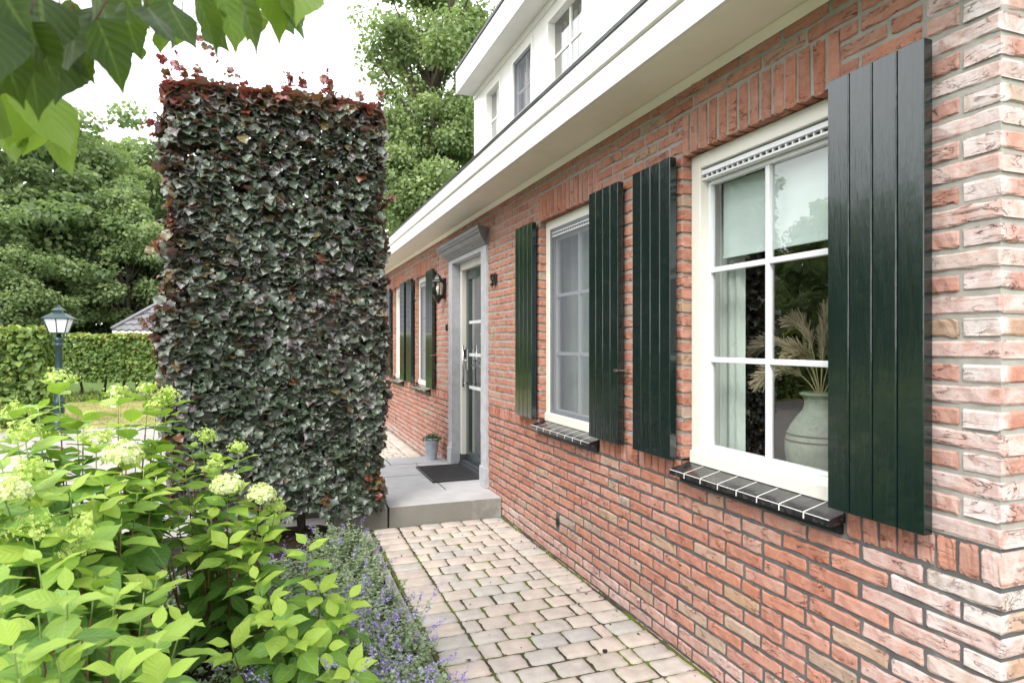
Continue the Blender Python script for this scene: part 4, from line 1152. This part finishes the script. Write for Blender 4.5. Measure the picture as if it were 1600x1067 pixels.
# large shrub on the left
tips = [tp(92, 604, 2.7, MID), tp(40, 690, 2.4, MID), tp(185, 622, 3.0, SML), tp(60, 640, 2.9), tp(120, 660, 2.7), tp(205, 660, 2.8), tp(150, 695, 2.5, MID), tp(192, 722, 2.45, BIG), tp(8, 782, 1.95, MB_), tp(52, 840, 1.9, MID), tp(40, 750, 2.1, MID), tp(125, 838, 1.95, SML),
        tp(232, 615, 3.2, SML), tp(262, 628, 3.3, MID), tp(245, 640, 3.1, SML), tp(-40, 690, 2.3, MID), tp(-80, 760, 2.0), tp(215, 690, 2.9), tp(245, 700, 3.0), tp(20, 655, 2.7, SML), tp(130, 650, 3.0), tp(70, 680, 2.8), tp(165, 760, 2.3), tp(215, 770, 2.4), tp(110, 770, 2.1), tp(80, 740, 2.4), tp(240, 760, 2.7), tp(150, 800, 2.2), tp(0, 720, 2.5), tp(-60, 820, 1.9), tp(190, 810, 2.25), tp(100, 720, 2.7), tp(225, 735, 2.8), tp(60, 790, 2.1), tp(20, 810, 2.1)]
shrub('largest hydrangea, tall spreading shrub with pale green flower heads at the left edge', tuple(at(150, 900, 2.55).xy) + (0,), tips, size=.155, seed=3, low=.2, spread=.17)
# shrub in front of the copper beech
tips = [tp(355, 768, 2.9, BIG), tp(408, 782, 2.95, MB_), tp(372, 708, 3.35, SML), tp(318, 690, 3.4, MID), tp(333, 738, 3.15, SML), tp(300, 700, 3.4), tp(345, 720, 3.3), tp(290, 740, 3.2), tp(385, 812, 2.9), tp(430, 800, 3.05, SML), tp(330, 810, 2.85), tp(300, 790, 3.0), tp(410, 835, 2.9), tp(265, 860, 2.9), tp(310, 850, 2.8), tp(355, 850, 2.75), tp(275, 800, 3.1), tp(250, 830, 3.0)]
shrub('hydrangea with two big creamy flower heads in front of the copper beech block', tuple(at(345, 965, 3.2).xy) + (0,), tips, size=.132, seed=5, low=.12)
# nearest shrub, lower left
tips = [tp(105, 925, 1.5), tp(245, 985, 1.55), tp(20, 1010, 1.35), tp(190, 1045, 1.4), tp(60, 880, 1.75), tp(-20, 900, 1.6), tp(135, 980, 1.6), tp(60, 960, 1.55), tp(180, 930, 1.75), tp(0, 940, 1.7), tp(225, 925, 1.9), tp(90, 1030, 1.4), tp(-40, 1040, 1.4), tp(150, 900, 1.9), tp(30, 1060, 1.35), tp(285, 975, 1.8), tp(245, 905, 2.1), tp(120, 870, 2.0, SML), tp(255, 1060, 1.45)]
shrub('nearest hydrangea with bright leafy shoots and no open flowers, bottom left corner', tuple(at(130, 1250, 1.75).xy) + (0,), tips, size=.118, seed=8, low=.2)
# young shrub in the catmint
tips = [tp(480, 850, 2.65), tp(400, 905, 2.6), tp(440, 965, 2.35), tp(385, 885, 2.75), tp(545, 935, 2.6), tp(510, 1010, 2.4), tp(362, 1005, 2.35), tp(500, 920, 2.6), tp(420, 940, 2.5), tp(465, 1000, 2.35), tp(525, 965, 2.55), tp(550, 1045, 2.35)]
shrub('small young hydrangea with lime green shoots growing among the catmint', tuple(at(470, 1050, 2.9).xy) + (0,), tips, size=.125, seed=12, low=.05, stemr=.004)

for i, (x_, y_, rz_) in enumerate(((-4.35, 4.9, 2.0), (-5.3, 5.9, 4.0))):
    src = [o for o in COL.objects if o.type == 'EMPTY' and o.name.startswith('hydrangea')][1]
    c_ = copy_tree(src); c_.location = (x_, y_, 0); c_.rotation_euler = (0, 0, rz_); c_['label'] = 'hydrangea farther left along the driveway, seen mirrored in the right window'
# ---------------------------------------------------------------- catmint and small ground cover
M['catmint'] = leafmat('catmint_leaf', [(0, (.14, .20, .10)), (.5, (.27, .35, .20)), (1, (.38, .45, .31))], .7, .35, (.3, .4, .15), vein=0, spec=.25)
M['catflower'] = leafmat('catmint_flower', [(0, (.22, .18, .42)), (.5, (.38, .33, .60)), (1, (.56, .50, .74))], .7, .3, (.4, .3, .7), vein=0, spec=.2)
ct = leaf_template([.05, .34, .36, .2, .02], .2, .3, nv=1)
def catmint(name, spots, nst, hgt, nspk):
    Ps, Xs, Ns, Ss, Ts = [], [], [], [], []; fl = []; st = MB()
    for (cx, cy, rx, ry) in spots:
        for k in range(nst):
            w = random.uniform(0, 6.28); q_ = math.sqrt(random.random())
            b0 = Vector((cx + rx * q_ * math.cos(w), cy + ry * q_ * math.sin(w), 0)); h = hgt * random.uniform(.45, 1.1) * (1.05 - .5 * q_)
            lean = Vector((math.cos(w) * q_ * .5 + random.gauss(0, .3), math.sin(w) * q_ * .5 + random.gauss(0, .3), 0)) * h
            e = b0 + lean + Vector((0, 0, h)); pts = curve(b0, b0 + lean * .2 + Vector((0, 0, h * .6)), e, 6)
            if pts[-1].x > -1.12 + random.uniform(-.03, .05): continue
            st.tube(pts, .0012, 4, False)
            m_ = random.randint(9, 14)
            for j in range(m_):
                t = .1 + .9 * j / m_; p = pts[min(int(t * 6), 5)].lerp(pts[min(int(t * 6) + 1, 6)], t * 6 - int(t * 6))
                for s_ in (0, math.pi):
                    a = j * 1.57 + s_ + random.uniform(-.4, .4); Xs.append((math.cos(a), math.sin(a), random.uniform(-.2, .6))); Ps.append(tuple(p)); Ns.append((random.gauss(0, .4), random.gauss(0, .4), 1))
                    Ss.append(random.uniform(.016, .034) * (1.15 - .5 * t)); Ts.append(.25 + .5 * t + random.uniform(-.2, .2))
            if random.random() < nspk:
                d = (pts[-1] - pts[-2]).normalized(); L = random.uniform(.04, .10)
                for j in range(34):
                    t = random.random(); p = pts[-1] + d * L * t + Vector((random.gauss(0, .006), random.gauss(0, .006), random.gauss(0, .004)))
                    fl.append((tuple(p), (random.gauss(0, 1), random.gauss(0, 1), random.gauss(0, .6)), (random.gauss(0, 1), random.gauss(0, 1), random.gauss(0, 1)), random.uniform(.006, .0135) * (1.1 - .5 * t), random.random()))
    V, F, A = scatter(*ct, Ps, np.array(Xs), np.array(Ns), np.array(Ss), np.clip(np.array(Ts), 0, 1))
    mi = np.zeros(len(F), int); parts = [(V, F, A)]
    if fl:
        V2, F2, A2 = scatter(*ct, [f[0] for f in fl], np.array([f[1] for f in fl]), np.array([f[2] for f in fl]), np.array([f[3] for f in fl]), np.array([f[4] for f in fl]))
        parts.append((V2, F2, A2)); mi = np.concatenate([mi, np.ones(len(F2), int)])
    sv = np.array(st.v); sf = np.array(st.f); sa = np.zeros((len(sv), 4)); sa[:, :2] = .3; parts.append((sv, sf, sa)); mi = np.concatenate([mi, np.zeros(len(sf), int)])
    V, F, A = merge(parts)
    return kind(link(name, np_mesh(name, V, F, [M['catmint'], M['catflower']], {'lf': A}, mi=mi)), 'stuff')
catmint('catmint', [(-1.38, 4.55, .20, .28), (-1.40, 4.1, .24, .3), (-1.36, 3.6, .22, .34), (-1.42, 3.15, .28, .32), (-1.36, 2.75, .22, .30), (-1.62, 3.3, .22, .3), (-1.55, 2.6, .24, .3), (-1.8, 2.85, .2, .25), (-1.7, 3.85, .16, .22), (-1.33, 2.35, .2, .25), (-1.6, 2.2, .25, .25)], 120, .25, .09)
catmint('catmint', [(-1.36, 2.75, .2, .25), (-1.4, 2.4, .22, .25), (-1.32, 3.05, .15, .2), (-1.6, 2.5, .2, .2)], 26, .36, 1.0)
catmint('thyme', [(-1.98, 3.7, .14, .2), (-2.05, 3.3, .14, .18), (-2.3, 4.05, .2, .15), (-2.5, 4.3, .25, .2), (-2.15, 2.75, .15, .2), (-1.75, 4.4, .12, .12)], 70, .10, .12)

# ---------------------------------------------------------------- trees
M['farleaf'] = leafmat('tree_leaf', [(0, (.09, .135, .065)), (.35, (.17, .235, .11)), (.65, (.25, .32, .15)), (1, (.33, .39, .18))], .6, .45, (.28, .42, .08), vein=0, spec=.3)
lt = leaf_template([.06, .42, .38, .04], .25, .3, nv=1)
def tree_mesh(seed, h, rad, z_low, n_cl, per, leaf, tone0=.4, cl_r=(.55, 1.15)):
    r = np.random.default_rng(seed); pr = random.Random(seed)
    tr = MB()
    tr.tube([(0.04 * math.sin(i), .05 * math.cos(i * 1.3) * i * .3, -.2 + i * h * .85 / 9) for i in range(10)], [h * .022 * (1 - .085 * i) for i in range(10)], 9)
    # clump centres: lumpy ellipsoid, more at the surface
    D = nrm(r.normal(0, 1, (n_cl, 3))); q_ = r.uniform(.25, 1, n_cl) ** .55
    prof = 1 + .22 * np.sin(D[:, 0] * 4 + seed) * np.sin(D[:, 1] * 5 + seed * 2) + .18 * np.sin(D[:, 2] * 6 + seed)
    hc = (h + z_low) / 2
    C = D * (q_ * prof)[:, None] * np.array([rad, rad, (h - z_low) / 2]) + np.array([0, 0, hc])
    for i in range(0, n_cl, 3):
        c = Vector(C[i]); z0 = max(z_low * .6, min(c.z - .25 * abs(c.z - z_low) - rad * .3, h * .75)); a = Vector((0, 0, z0))
        tr.tube(curve(a, (a + c) / 2 + Vector((0, 0, -.1 * rad)), c, 5), [h * .007 * (1 - .17 * k) for k in range(6)], 5)
    cr = r.uniform(*cl_r, n_cl)
    ci = np.repeat(np.arange(n_cl), per); n = len(ci)
    d = nrm(r.normal(0, 1, (n, 3))); rr = r.random(n) ** .45
    off = d * rr[:, None] * cr[ci][:, None] * np.array([1, 1, .62])
    P = C[ci] + off
    X = d * .8 + r.normal(0, .6, (n, 3)) + (0, 0, -.25); N = d * .6 + r.normal(0, .4, (n, 3)) + (0, 0, .7)
    ctone = r.normal(0, .13, n_cl)
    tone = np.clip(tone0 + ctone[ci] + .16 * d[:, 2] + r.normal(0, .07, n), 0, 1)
    global rng
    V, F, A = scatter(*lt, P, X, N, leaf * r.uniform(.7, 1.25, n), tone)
    return tr, (V, F, A)
def make_tree(label, cat, loc, seed, h, rad, z_low, n_cl, per, leaf, tone0=.4, cl_r=(.55, 1.15), name='tree', group=None, matl='farleaf'):
    tr, (V, F, A) = tree_mesh(seed, h, rad, z_low, n_cl, per, leaf, tone0, cl_r)
    root = thing(name, label, cat, loc, group)
    me = np_mesh('crown', V, F, M[matl], {'lf': A}, smooth=True); c = bpy.data.objects.new('crown', me); COL.objects.link(c); c.parent = root
    t = tr.build('trunk', M['bark']); t.parent = root
    return root
def place_copy(src, label, loc, rot, sc, group=None):
    c = copy_tree(src); c.location = loc; c.rotation_euler = (0, 0, rot); c.scale = sc; c['label'] = label
    if group: c['group'] = group
    return c
# tree behind the house, right of the beech block
make_tree('airy light green tree rising behind the white dormer, right of the copper beech block', 'tree', (4.2, 25.5, 0), 4, 17.0, 2.9, 2.8, 230, 280, .145, .60, (.5, 1.15), name='oak_tree')
make_tree('mid green tree lower down between the copper beech block and the roof', 'tree', (6.5, 33, 0), 9, 13.5, 4.6, 2, 110, 150, .24, .42, (.6, 1.2), name='broadleaf_tree')
WG = 'trees of the wood beyond the hedge'
wlabel = 'green broadleaf tree in the wood behind the clipped hedge'
t0 = make_tree(wlabel, 'tree', (-21, 46, 0), 14, 15.5, 5.0, 1.5, 130, 170, .30, .40, (.8, 1.6), name='broadleaf_tree', group=WG)
t1 = make_tree(wlabel, 'tree', (-13.5, 43, 0), 15, 14.5, 4.6, 1.5, 130, 170, .29, .34, (.8, 1.5), name='broadleaf_tree', group=WG)
t2 = make_tree(wlabel, 'tree', (-9, 50, 0), 16, 15, 5.2, 1.5, 130, 170, .30, .46, (.8, 1.7), name='broadleaf_tree', group=WG)
srcs = [t0, t1, t2]
for i, (x, y, s) in enumerate([(-17, 40, .78), (-12.0, 49.5, .98), (-26, 42, .95), (-31, 44, 1.0), (-22, 52, 1.05), (-16.5, 54, .98), (-28, 56, 1.05), (-4.0, 48, .85), (0, 53, .80), (-9.5, 41, .62), (-36, 47, 1.05), (-14, 37.5, .50), (-19.5, 36.5, .48), (-24, 38, .6), (-6.0, 44, .60), (-10.5, 60, 1.0)]):
    place_copy(srcs[i % 3], wlabel, (x, y, 0), i * 1.7, (s, s, s * (1 + .06 * math.sin(i))), WG)
# trees along the far side of the garden, seen in the panes and shutters
SG = 'trees along the left side of the garden'
for i, (x, y, s) in enumerate([(-10.8, 10.6, .30), (-13.5, 14.5, .36), (-12.5, 6.5, .30), (-19, 17, .42), (-17, 22.5, .42), (-30, 30, .55), (-34, 22, .70), (-28, 36, .60), (-33, 14, .68), (-31, 5, .66), (-36, 28, .75), (-30, -5, .7)]):
    place_copy(srcs[(i + 1) % 3], 'tree standing left of the driveway, mirrored in the window panes', (x, y, 0), i * 2.3 + 1, (s, s, s), SG)

# ---------------------------------------------------------------- clipped hedges
M['hedgeleaf'] = leafmat('hedge_leaf', [(0, (.05, .10, .028)), (.4, (.105, .18, .045)), (.7, (.185, .26, .06)), (.86, (.32, .37, .07)), (1, (.38, .26, .13))], .5, .25, (.3, .45, .05), vein=0, spec=.35)
def box_hedge(root, x0, x1, y0, y1, z0, z1, n, leaf, tone0, topt, jit=.05):
    fr = [('f', (x1-x0)*(z1-z0)), ('s', (y1-y0)*(z1-z0)), ('s2', (y1-y0)*(z1-z0)), ('t', (x1-x0)*(y1-y0)*1.3), ('i', (x1-x0)*(z1-z0)*.5), ('b', (x1-x0)*(z1-z0)*.35)]
    tot = sum(a for _, a in fr); parts = []
    for ax, a in fr:
        m_ = int(n * a / tot); X_ = rng.uniform(x0, x1, m_); Y_ = rng.uniform(y0, y1, m_); Z_ = rng.uniform(z0, z1, m_); g = np.abs(rng.normal(0, jit, m_))
        O = np.zeros((m_, 3))
        if ax == 'f': Y_ = y0 + g; O[:, 1] = -1
        elif ax == 'b': Y_ = y1 - g; O[:, 1] = 1
        elif ax == 's': X_ = x1 - g; O[:, 0] = 1
        elif ax == 's2': X_ = x0 + g; O[:, 0] = -1
        elif ax == 't': Z_ = z1 - g * .7; O[:, 2] = 1
        else: Y_ = rng.uniform(y0 + .1, y1 - .1, m_); O[:, 1] = -1
        P = np.stack([X_, Y_, Z_], -1); P = P + O * (hnoise(P, 3.0, 2.0) * .05)[:, None]
        X = rng.normal(0, .7, (m_, 3)) + O * .4 + (0, 0, -.4); N = O * .7 + rng.normal(0, .3, (m_, 3)) + (0, 0, .7)
        tone = np.clip(tone0 + .10 * hnoise(P, 2, 1) + rng.normal(0, .09, m_), 0, .9)
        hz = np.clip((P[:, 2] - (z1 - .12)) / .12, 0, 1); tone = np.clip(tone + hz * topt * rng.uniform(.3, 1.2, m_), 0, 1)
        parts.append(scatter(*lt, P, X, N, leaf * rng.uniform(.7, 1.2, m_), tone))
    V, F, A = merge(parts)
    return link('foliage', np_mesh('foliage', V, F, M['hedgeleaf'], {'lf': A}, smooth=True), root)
lh = thing('clipped_hedge', 'dense yellow green clipped hedge at the left edge beside the lamp post', 'hedge', (-9, 14, 0))
box_hedge(lh, -13, -5.62, 13.5, 14.5, .06, 1.72, 15000, .11, .55, .35, .08)
mb = MB()
for i in range(16): mb.tube([(-12.8 + i * .47, 14, -.1), (-12.8 + i * .47 + .03, 14.02, .8), (-12.78 + i * .47, 13.98, 1.4)], [.03, .025, .012], 6)
mb.build('stems', M['bark'], lh)
fh = thing('clipped_hedge', 'long straight clipped hedge on bare little trunks across the lawn', 'hedge', (-6, 19.5, 0))
box_hedge(fh, -11, -1.5, 19.2, 19.95, .50, 1.66, 24000, .10, .50, .42, .05)
for i in range(22):
    x = -10.8 + i * .43 + random.uniform(-.07, .07); mb = MB()
    mb.tube([(x, 19.55, -.06), (x + random.uniform(-.03, .03), 19.55, .3), (x + random.uniform(-.06, .06), 19.55, .62)], [.042, .032, .028], 7); mb.build('trunk', M['bark'], fh)
# grass and weeds under and before the hedge
n = 9000; P = np.stack([rng.uniform(-12, -1, n), rng.uniform(18.7, 20.6, n), np.full(n, -.02)], -1)
gt = leaf_template([.09, .07, .01], .3, .0, nv=1)
V, F, A = scatter(*gt, P, rng.normal(0, .35, (n, 3)) + (0, 0, 1), rng.normal(0, 1, (n, 3)) + (0, -.3, 0), rng.uniform(.08, .26, n), np.clip(rng.normal(.6, .15, n), 0, .9))
kind(link('tall_grass', np_mesh('tall_grass', V, F, M['hedgeleaf'], {'lf': A})), 'stuff')
n = 16000; P = np.stack([rng.uniform(-12, -1, n), rng.uniform(13.05, 18.8, n), np.full(n, -.01)], -1)
M['drygrass'] = leafmat('dry_grass_blade', [(0, (.13, .18, .045)), (.5, (.26, .26, .09)), (1, (.40, .33, .17))], .8, .3, (.4, .4, .1), vein=0, spec=.1)
V, F, A = scatter(*gt, P, rng.normal(0, .5, (n, 3)) + (0, 0, 1), rng.normal(0, 1, (n, 3)), rng.uniform(.02, .06, n), np.clip(.5 + .3 * hnoise(P, .9, 3) + rng.normal(0, .15, n), 0, 1))
kind(link('lawn_grass', np_mesh('lawn_grass', V, F, M['drygrass'], {'lf': A})), 'stuff')

# ---------------------------------------------------------------- garden lamp post
LP = (-5.283, 13.0, 0)
lamp = thing('lamp_post', 'dark green lamp post with square tapered lantern standing by the left hedge', 'lamp post', LP)
x, y, _ = LP
mb = MB()
mb.lathe([(.11, -.05), (.11, .12), (.10, .14), (.085, .16), (.08, .42), (.09, .44), (.09, .48), (.062, .52), (.060, .80), (.072, .81), (.072, .86), (.055, .88), (.05, 1.42), (.066, 1.43), (.066, 1.46), (.05, 1.475), (.062, 1.50), (.072, 1.52), (.072, 1.57), (.04, 1.58), (.03, 1.65), (0, 1.65)], LP, 14)
mb.build('post', M['lamp_green'], lamp)
mb = MB()
s2 = math.sqrt(2)
mb.lathe([(0, 1.640), (.115*s2, 1.642), (.115*s2, 1.662), (0, 1.664)], LP, 4, False, R(45))
mb.lathe([(.185*s2, 1.885), (.205*s2, 1.892), (.205*s2, 1.905), (.10*s2, 1.985), (.055*s2, 2.0), (.052*s2, 2.035), (.085*s2, 2.04), (.08*s2, 2.055), (.03*s2, 2.085), (.025, 2.10), (.03, 2.115), (.012, 2.13), (0, 2.135)], LP, 4, False, R(45))
for sx in (-1, 1):
    for sy in (-1, 1): mb.tube([(x + sx * .115, y + sy * .115, 1.655), (x + sx * .18, y + sy * .18, 1.892)], .010, 6)
for sx in (-1, 1):
    mb.tube(curve((x + sx * .03, y, 1.56), (x + sx * .14, y, 1.56), (x + sx * .11, y, 1.645), 6), .008, 6)
mb.tube([(x, y - .115, 1.655), (x, y - .180, 1.89)], .007, 5)
mb.build('lantern_frame', M['lamp_green'], lamp)
mb = MB(); mb.lathe([(.108*s2, 1.663), (.172*s2, 1.886)], LP, 4, False, R(45)); mb.build('lantern_glass', M['milkglass'], lamp)

# white marker post on the lawn
mk = MB(); mk.box(-5.30 - .055, -5.30 + .055, 17.0, 17.06, -.08, .50); o = mk.build('marker_post', M['white'], None, bevel=.006)
tag(o, 'short white wooden post standing on the dry lawn before the hedge', 'post')

# neighbour's house with hipped tile roof behind the hedge
nh = thing('bungalow', 'low bungalow with a grey tiled hipped roof and white eaves behind the hedge', 'house', (-5, 36, 0))
hx0, hx1, hy0, hy1, ez = -9.05, 1.5, 35.0, 43.0, 2.06
mb = MB(); mb.box(hx0 + .45, hx1 - .45, hy0 + .45, hy1 - .45, -.05, ez - .06); mb.build('wall', M['plain_brick'], nh)
mb = MB(); mb.box(hx0, hx1, hy0, hy0 + .04, ez - .20, ez + .02); mb.box(hx0, hx0 + .04, hy0 + .041, hy1, ez - .20, ez + .02); mb.box(hx0 + .041, hx1, hy0 + .041, hy1, ez - .05, ez - .03); mb.build('eave', M['white'], nh)
sl_ = .80; mb = MB(); rows = 11; wv = .30
for i in range(rows):
    d0_, d1_ = i * .36, (i + 1) * .36
    za, zb_ = ez + d0_ * sl_ + .05, ez + d1_ * sl_
    xa0, xb0, xa1, xb1 = hx0 + d0_, hx1 - d0_, hx0 + d1_, hx1 - d1_
    nn = int((xb0 - xa0) / .06); vs = []
    for e, (xl, xr, yy, zz) in enumerate(((xa0, xb0, hy0 - .05 + d0_, za), (xa1, xb1, hy0 + d1_, zb_))):
        for c in range(nn + 1):
            xx = xl + (xr - xl) * c / nn; vs.append((xx, yy, zz + .03 * math.sin(xx * 6.283 / wv)))
    for c in range(nn + 1): vs.append((vs[c][0], vs[c][1] + .03, vs[c][2] - .06))
    m_ = nn + 1; mb.add(vs, [(c, c+1, m_+c+1, m_+c) for c in range(nn)] + [(2*m_+c, 2*m_+c+1, c+1, c) for c in range(nn)])
    # left slope
    mb.add([(xa0 - .05, hy0 + d0_, za), (xa0 - .05, hy1 - d0_, za), (xa1, hy1 - d1_, zb_), (xa1, hy0 + d1_, zb_)], [(0, 1, 2, 3)])
    mb.add([(xb0 + .05, hy0 + d0_, za), (xb0 + .05, hy1 - d0_, za), (xb1, hy1 - d1_, zb_), (xb1, hy0 + d1_, zb_)], [(0, 1, 2, 3)])
    mb.add([(xa0, hy1 - d0_, za), (xb0, hy1 - d0_, za), (xb1, hy1 - d1_, zb_), (xa1, hy1 - d1_, zb_)], [(0, 1, 2, 3)])
mb.tube([(hx0 - .02, hy0 - .02, ez + .09), (hx0 + 3.96, hy0 + 3.96, ez + 3.96 * sl_ + .06), (hx1 - 3.96, hy0 + 3.96, ez + 3.96 * sl_ + .06)], .09, 8)
M['greytile'] = simple('grey_pantile', (.17, .165, .185), .5, var=.2, vscale=3, bmp=.1)
mb.build('roof', M['greytile'], nh)

# ---------------------------------------------------------------- lime branch hanging into the top left corner
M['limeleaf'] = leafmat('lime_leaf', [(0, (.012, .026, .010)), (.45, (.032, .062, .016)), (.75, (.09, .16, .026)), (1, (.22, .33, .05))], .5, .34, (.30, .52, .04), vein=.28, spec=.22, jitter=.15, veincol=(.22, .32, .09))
lw = [.08, .26, .37, .43, .46, .47, .46, .44, .41, .37, .33, .28, .23, .17, .11, .06, .03, .003]
lmt = leaf_template(lw, .16, .18, .05, nv=2, tooth=.03)
lime = thing('lime_tree', 'leafy lime tree branch hanging into the top left corner', 'tree', (-3.3, .2, 0))
LV = [ # base px, tip px, depth, width factor, tone (light and shade painted in)
 ((150, 30), (206, 148), 1.00, .80, .15), ((40, 40), (105, 140), 1.05, .8, .12), ((95, 10), (145, 75), .95, .8, .50), ((180, -30), (222, 40), .98, .9, .45), ((230, 10), (275, 86), 1.1, .55, .25),
 ((262, 0), (300, 86), 1.12, .80, .38), ((300, -20), (354, 92), 1.10, .42, .20), ((345, -15), (376, 78), 1.18, .85, .80), ((372, -10), (416, 92), 1.15, .48, .22), ((420, -20), (446, 70), 1.25, .75, .80), ((428, -25), (470, 40), 1.22, .45, .25), ((455, -20), (465, 68), 1.3, .60, .62),
 ((60, 130), (100, 250), 1.15, .85, .85), ((30, 140), (20, 240), 1.2, .95, 1.0), ((85, 170), (110, 262), 1.25, .7, .95), ((0, 150), (-30, 225), 1.15, .9, .80), ((40, 80), (70, 185), 1.1, .85, .22), ((0, 60), (30, 170), 1.0, .9, .15), ((70, 60), (55, 160), 1.2, .8, .30), ((-20, 20), (10, 120), .95, .9, .10), ((110, 20), (130, 125), 1.2, .85, .12), ((60, -10), (80, 80), 1.1, .9, .08), ((0, -20), (40, 60), 1.0, .9, .12), ((190, 0), (215, 95), 1.25, .9, .30), ((140, -30), (190, 60), 1.15, .9, .2), ((240, -40), (262, 40), 1.2, .9, .55), ((320, -50), (340, 40), 1.25, .9, .7), ((390, -60), (400, 30), 1.3, .9, .75), ((450, -60), (478, 22), 1.3, .8, .85), ((20, 20), (60, 110), 1.25, .9, .06), ((90, 60), (100, 150), 1.3, .9, .10), ((150, 20), (165, 110), 1.3, .9, .14), ((-10, 100), (-5, 190), 1.3, .9, .4)] + [((x0_, y0_), (x0_ + dx_, y0_ + L_), t_, .8, tn_) for x0_, y0_, dx_, L_, t_, tn_ in (
 (120, 60, 20, 70, 1.3, .1), (60, 90, -18, 75, 1.3, .2), (170, 50, 25, 60, 1.35, .3), (200, 40, 14, 62, 1.35, .5), (250, 30, 10, 60, 1.35, .75), (330, 20, 16, 55, 1.35, .5), (400, 15, -8, 58, 1.4, .8), (435, 5, 22, 55, 1.4, .5), (10, 190, 25, 70, 1.35, .9), (60, 185, -10, 70, 1.35, .95), (95, 215, 12, 62, 1.35, .95), (20, 110, -16, 70, 1.35, .5), (285, 20, -12, 60, 1.4, .85), (365, 25, 6, 50, 1.4, .9))]
Pl, Xl, Nl, Sl, Tl, Wl = [], [], [], [], [], []
for (b0, e0, t, wf, tn) in LV:
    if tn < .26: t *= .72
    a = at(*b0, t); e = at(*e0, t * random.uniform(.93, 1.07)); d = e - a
    Pl.append(tuple(a)); Xl.append(tuple(d)); Sl.append(d.length * 1.02); Tl.append(tn * .45 if tn < .26 else tn * .72 if tn < .5 else min(1, tn * 1.1)); Wl.append(.82)  # shaded leaves are painted darker, backlit ones brighter
    view = (CAM - a).normalized(); sidev = d.cross(view).normalized(); w = math.acos(min(1, wf)) * random.choice((-1, 1))
    Nl.append(tuple((view * math.cos(w) + sidev * math.sin(w)) * (1 if random.random() < .5 else -1) + Vector((0, 0, .15))))
# rest of the branch to the trunk: unseen leaves added to shade the hanging ones
for k in range(1300):
    q_ = random.random() ** 1.3; cpt = Vector((-3.4, .2, 3.0)).lerp(Vector((-2.3, 1.3, 2.75)), q_)
    p = cpt + Vector((random.gauss(0, .42), random.gauss(0, .40), random.gauss(0, .32)))
    if p.z < 2.25: continue
    rel = p - CAM; fwd = rel.x * math.sin(YAW) + rel.y * math.cos(YAW)
    if fwd > .15:
        u_ = (rel.x * math.cos(YAW) - rel.y * math.sin(YAW)) / fwd; v_ = rel.z / fwd
        if u_ > -.92 and v_ < .62: continue
    w = random.uniform(0, 6.28)
    Pl.append(tuple(p)); Xl.append((math.cos(w), math.sin(w), -.9)); Nl.append((math.cos(w), math.sin(w), .9 + random.gauss(0, .3))); Sl.append(random.uniform(.08, .12)); Tl.append(random.uniform(.1, .6)); Wl.append(1)
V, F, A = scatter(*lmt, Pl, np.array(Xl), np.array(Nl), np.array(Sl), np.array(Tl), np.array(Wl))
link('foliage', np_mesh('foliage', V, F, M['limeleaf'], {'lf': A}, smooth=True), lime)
mb = MB()
main = [Vector((-3.3, .2, 2.5)), Vector((-2.9, .6, 2.62)), at(-120, -60, 1.2), at(20, 55, 1.18), at(90, 45, 1.15)]
mb.tube(main, [.022, .017, .011, .006, .004], 8)
mb.tube([at(-120, -60, 1.2), at(120, -80, 1.2), at(300, -60, 1.22), at(460, -70, 1.3)], [.009, .007, .005, .003], 7)
mb.tube([at(20, 55, 1.18), at(35, 120, 1.2), at(60, 150, 1.2)], [.004, .003, .002], 6)
for (b0, e0, t, wf, tn) in LV:
    a = at(*b0, t * (.72 if tn < .26 else 1)); n_ = a + Vector((random.uniform(-.02, .02), random.uniform(0, .03), .05)); mb.tube([n_, a], .0014, 4)
mb.build('branch', M['twig'], lime)
mb = MB(); mb.tube([(-3.3, .2, -.1), (-3.32, .18, .6), (-3.3, .2, 1.5), (-3.3, .2, 2.5), (-3.35, .1, 3.6)], [.085, .07, .06, .05, .03], 12); mb.build('trunk', M['bark'], lime)

# a few dry leaves and crumbs on the path and along the foot of the wall
n = 150; xs = np.where(rng.random(n) < .55, -.03 - np.abs(rng.normal(0, .05, n)), rng.uniform(-1.05, -.05, n))
P = np.stack([xs, rng.uniform(.6, 5.05, n), np.full(n, .027)], -1); a = rng.uniform(0, 6.28, n)
V, F, A = scatter(*lt, P, np.stack([np.cos(a), np.sin(a), rng.normal(0, .15, n)], -1), rng.normal(0, .25, (n, 3)) + (0, 0, 1), rng.uniform(.006, .03, n) * np.where(rng.random(n) < .8, .6, 1), rng.random(n))
kind(link('leaf_litter', np_mesh('leaf_litter', V, F, M['mulch'], {'lf': A})), 'stuff')
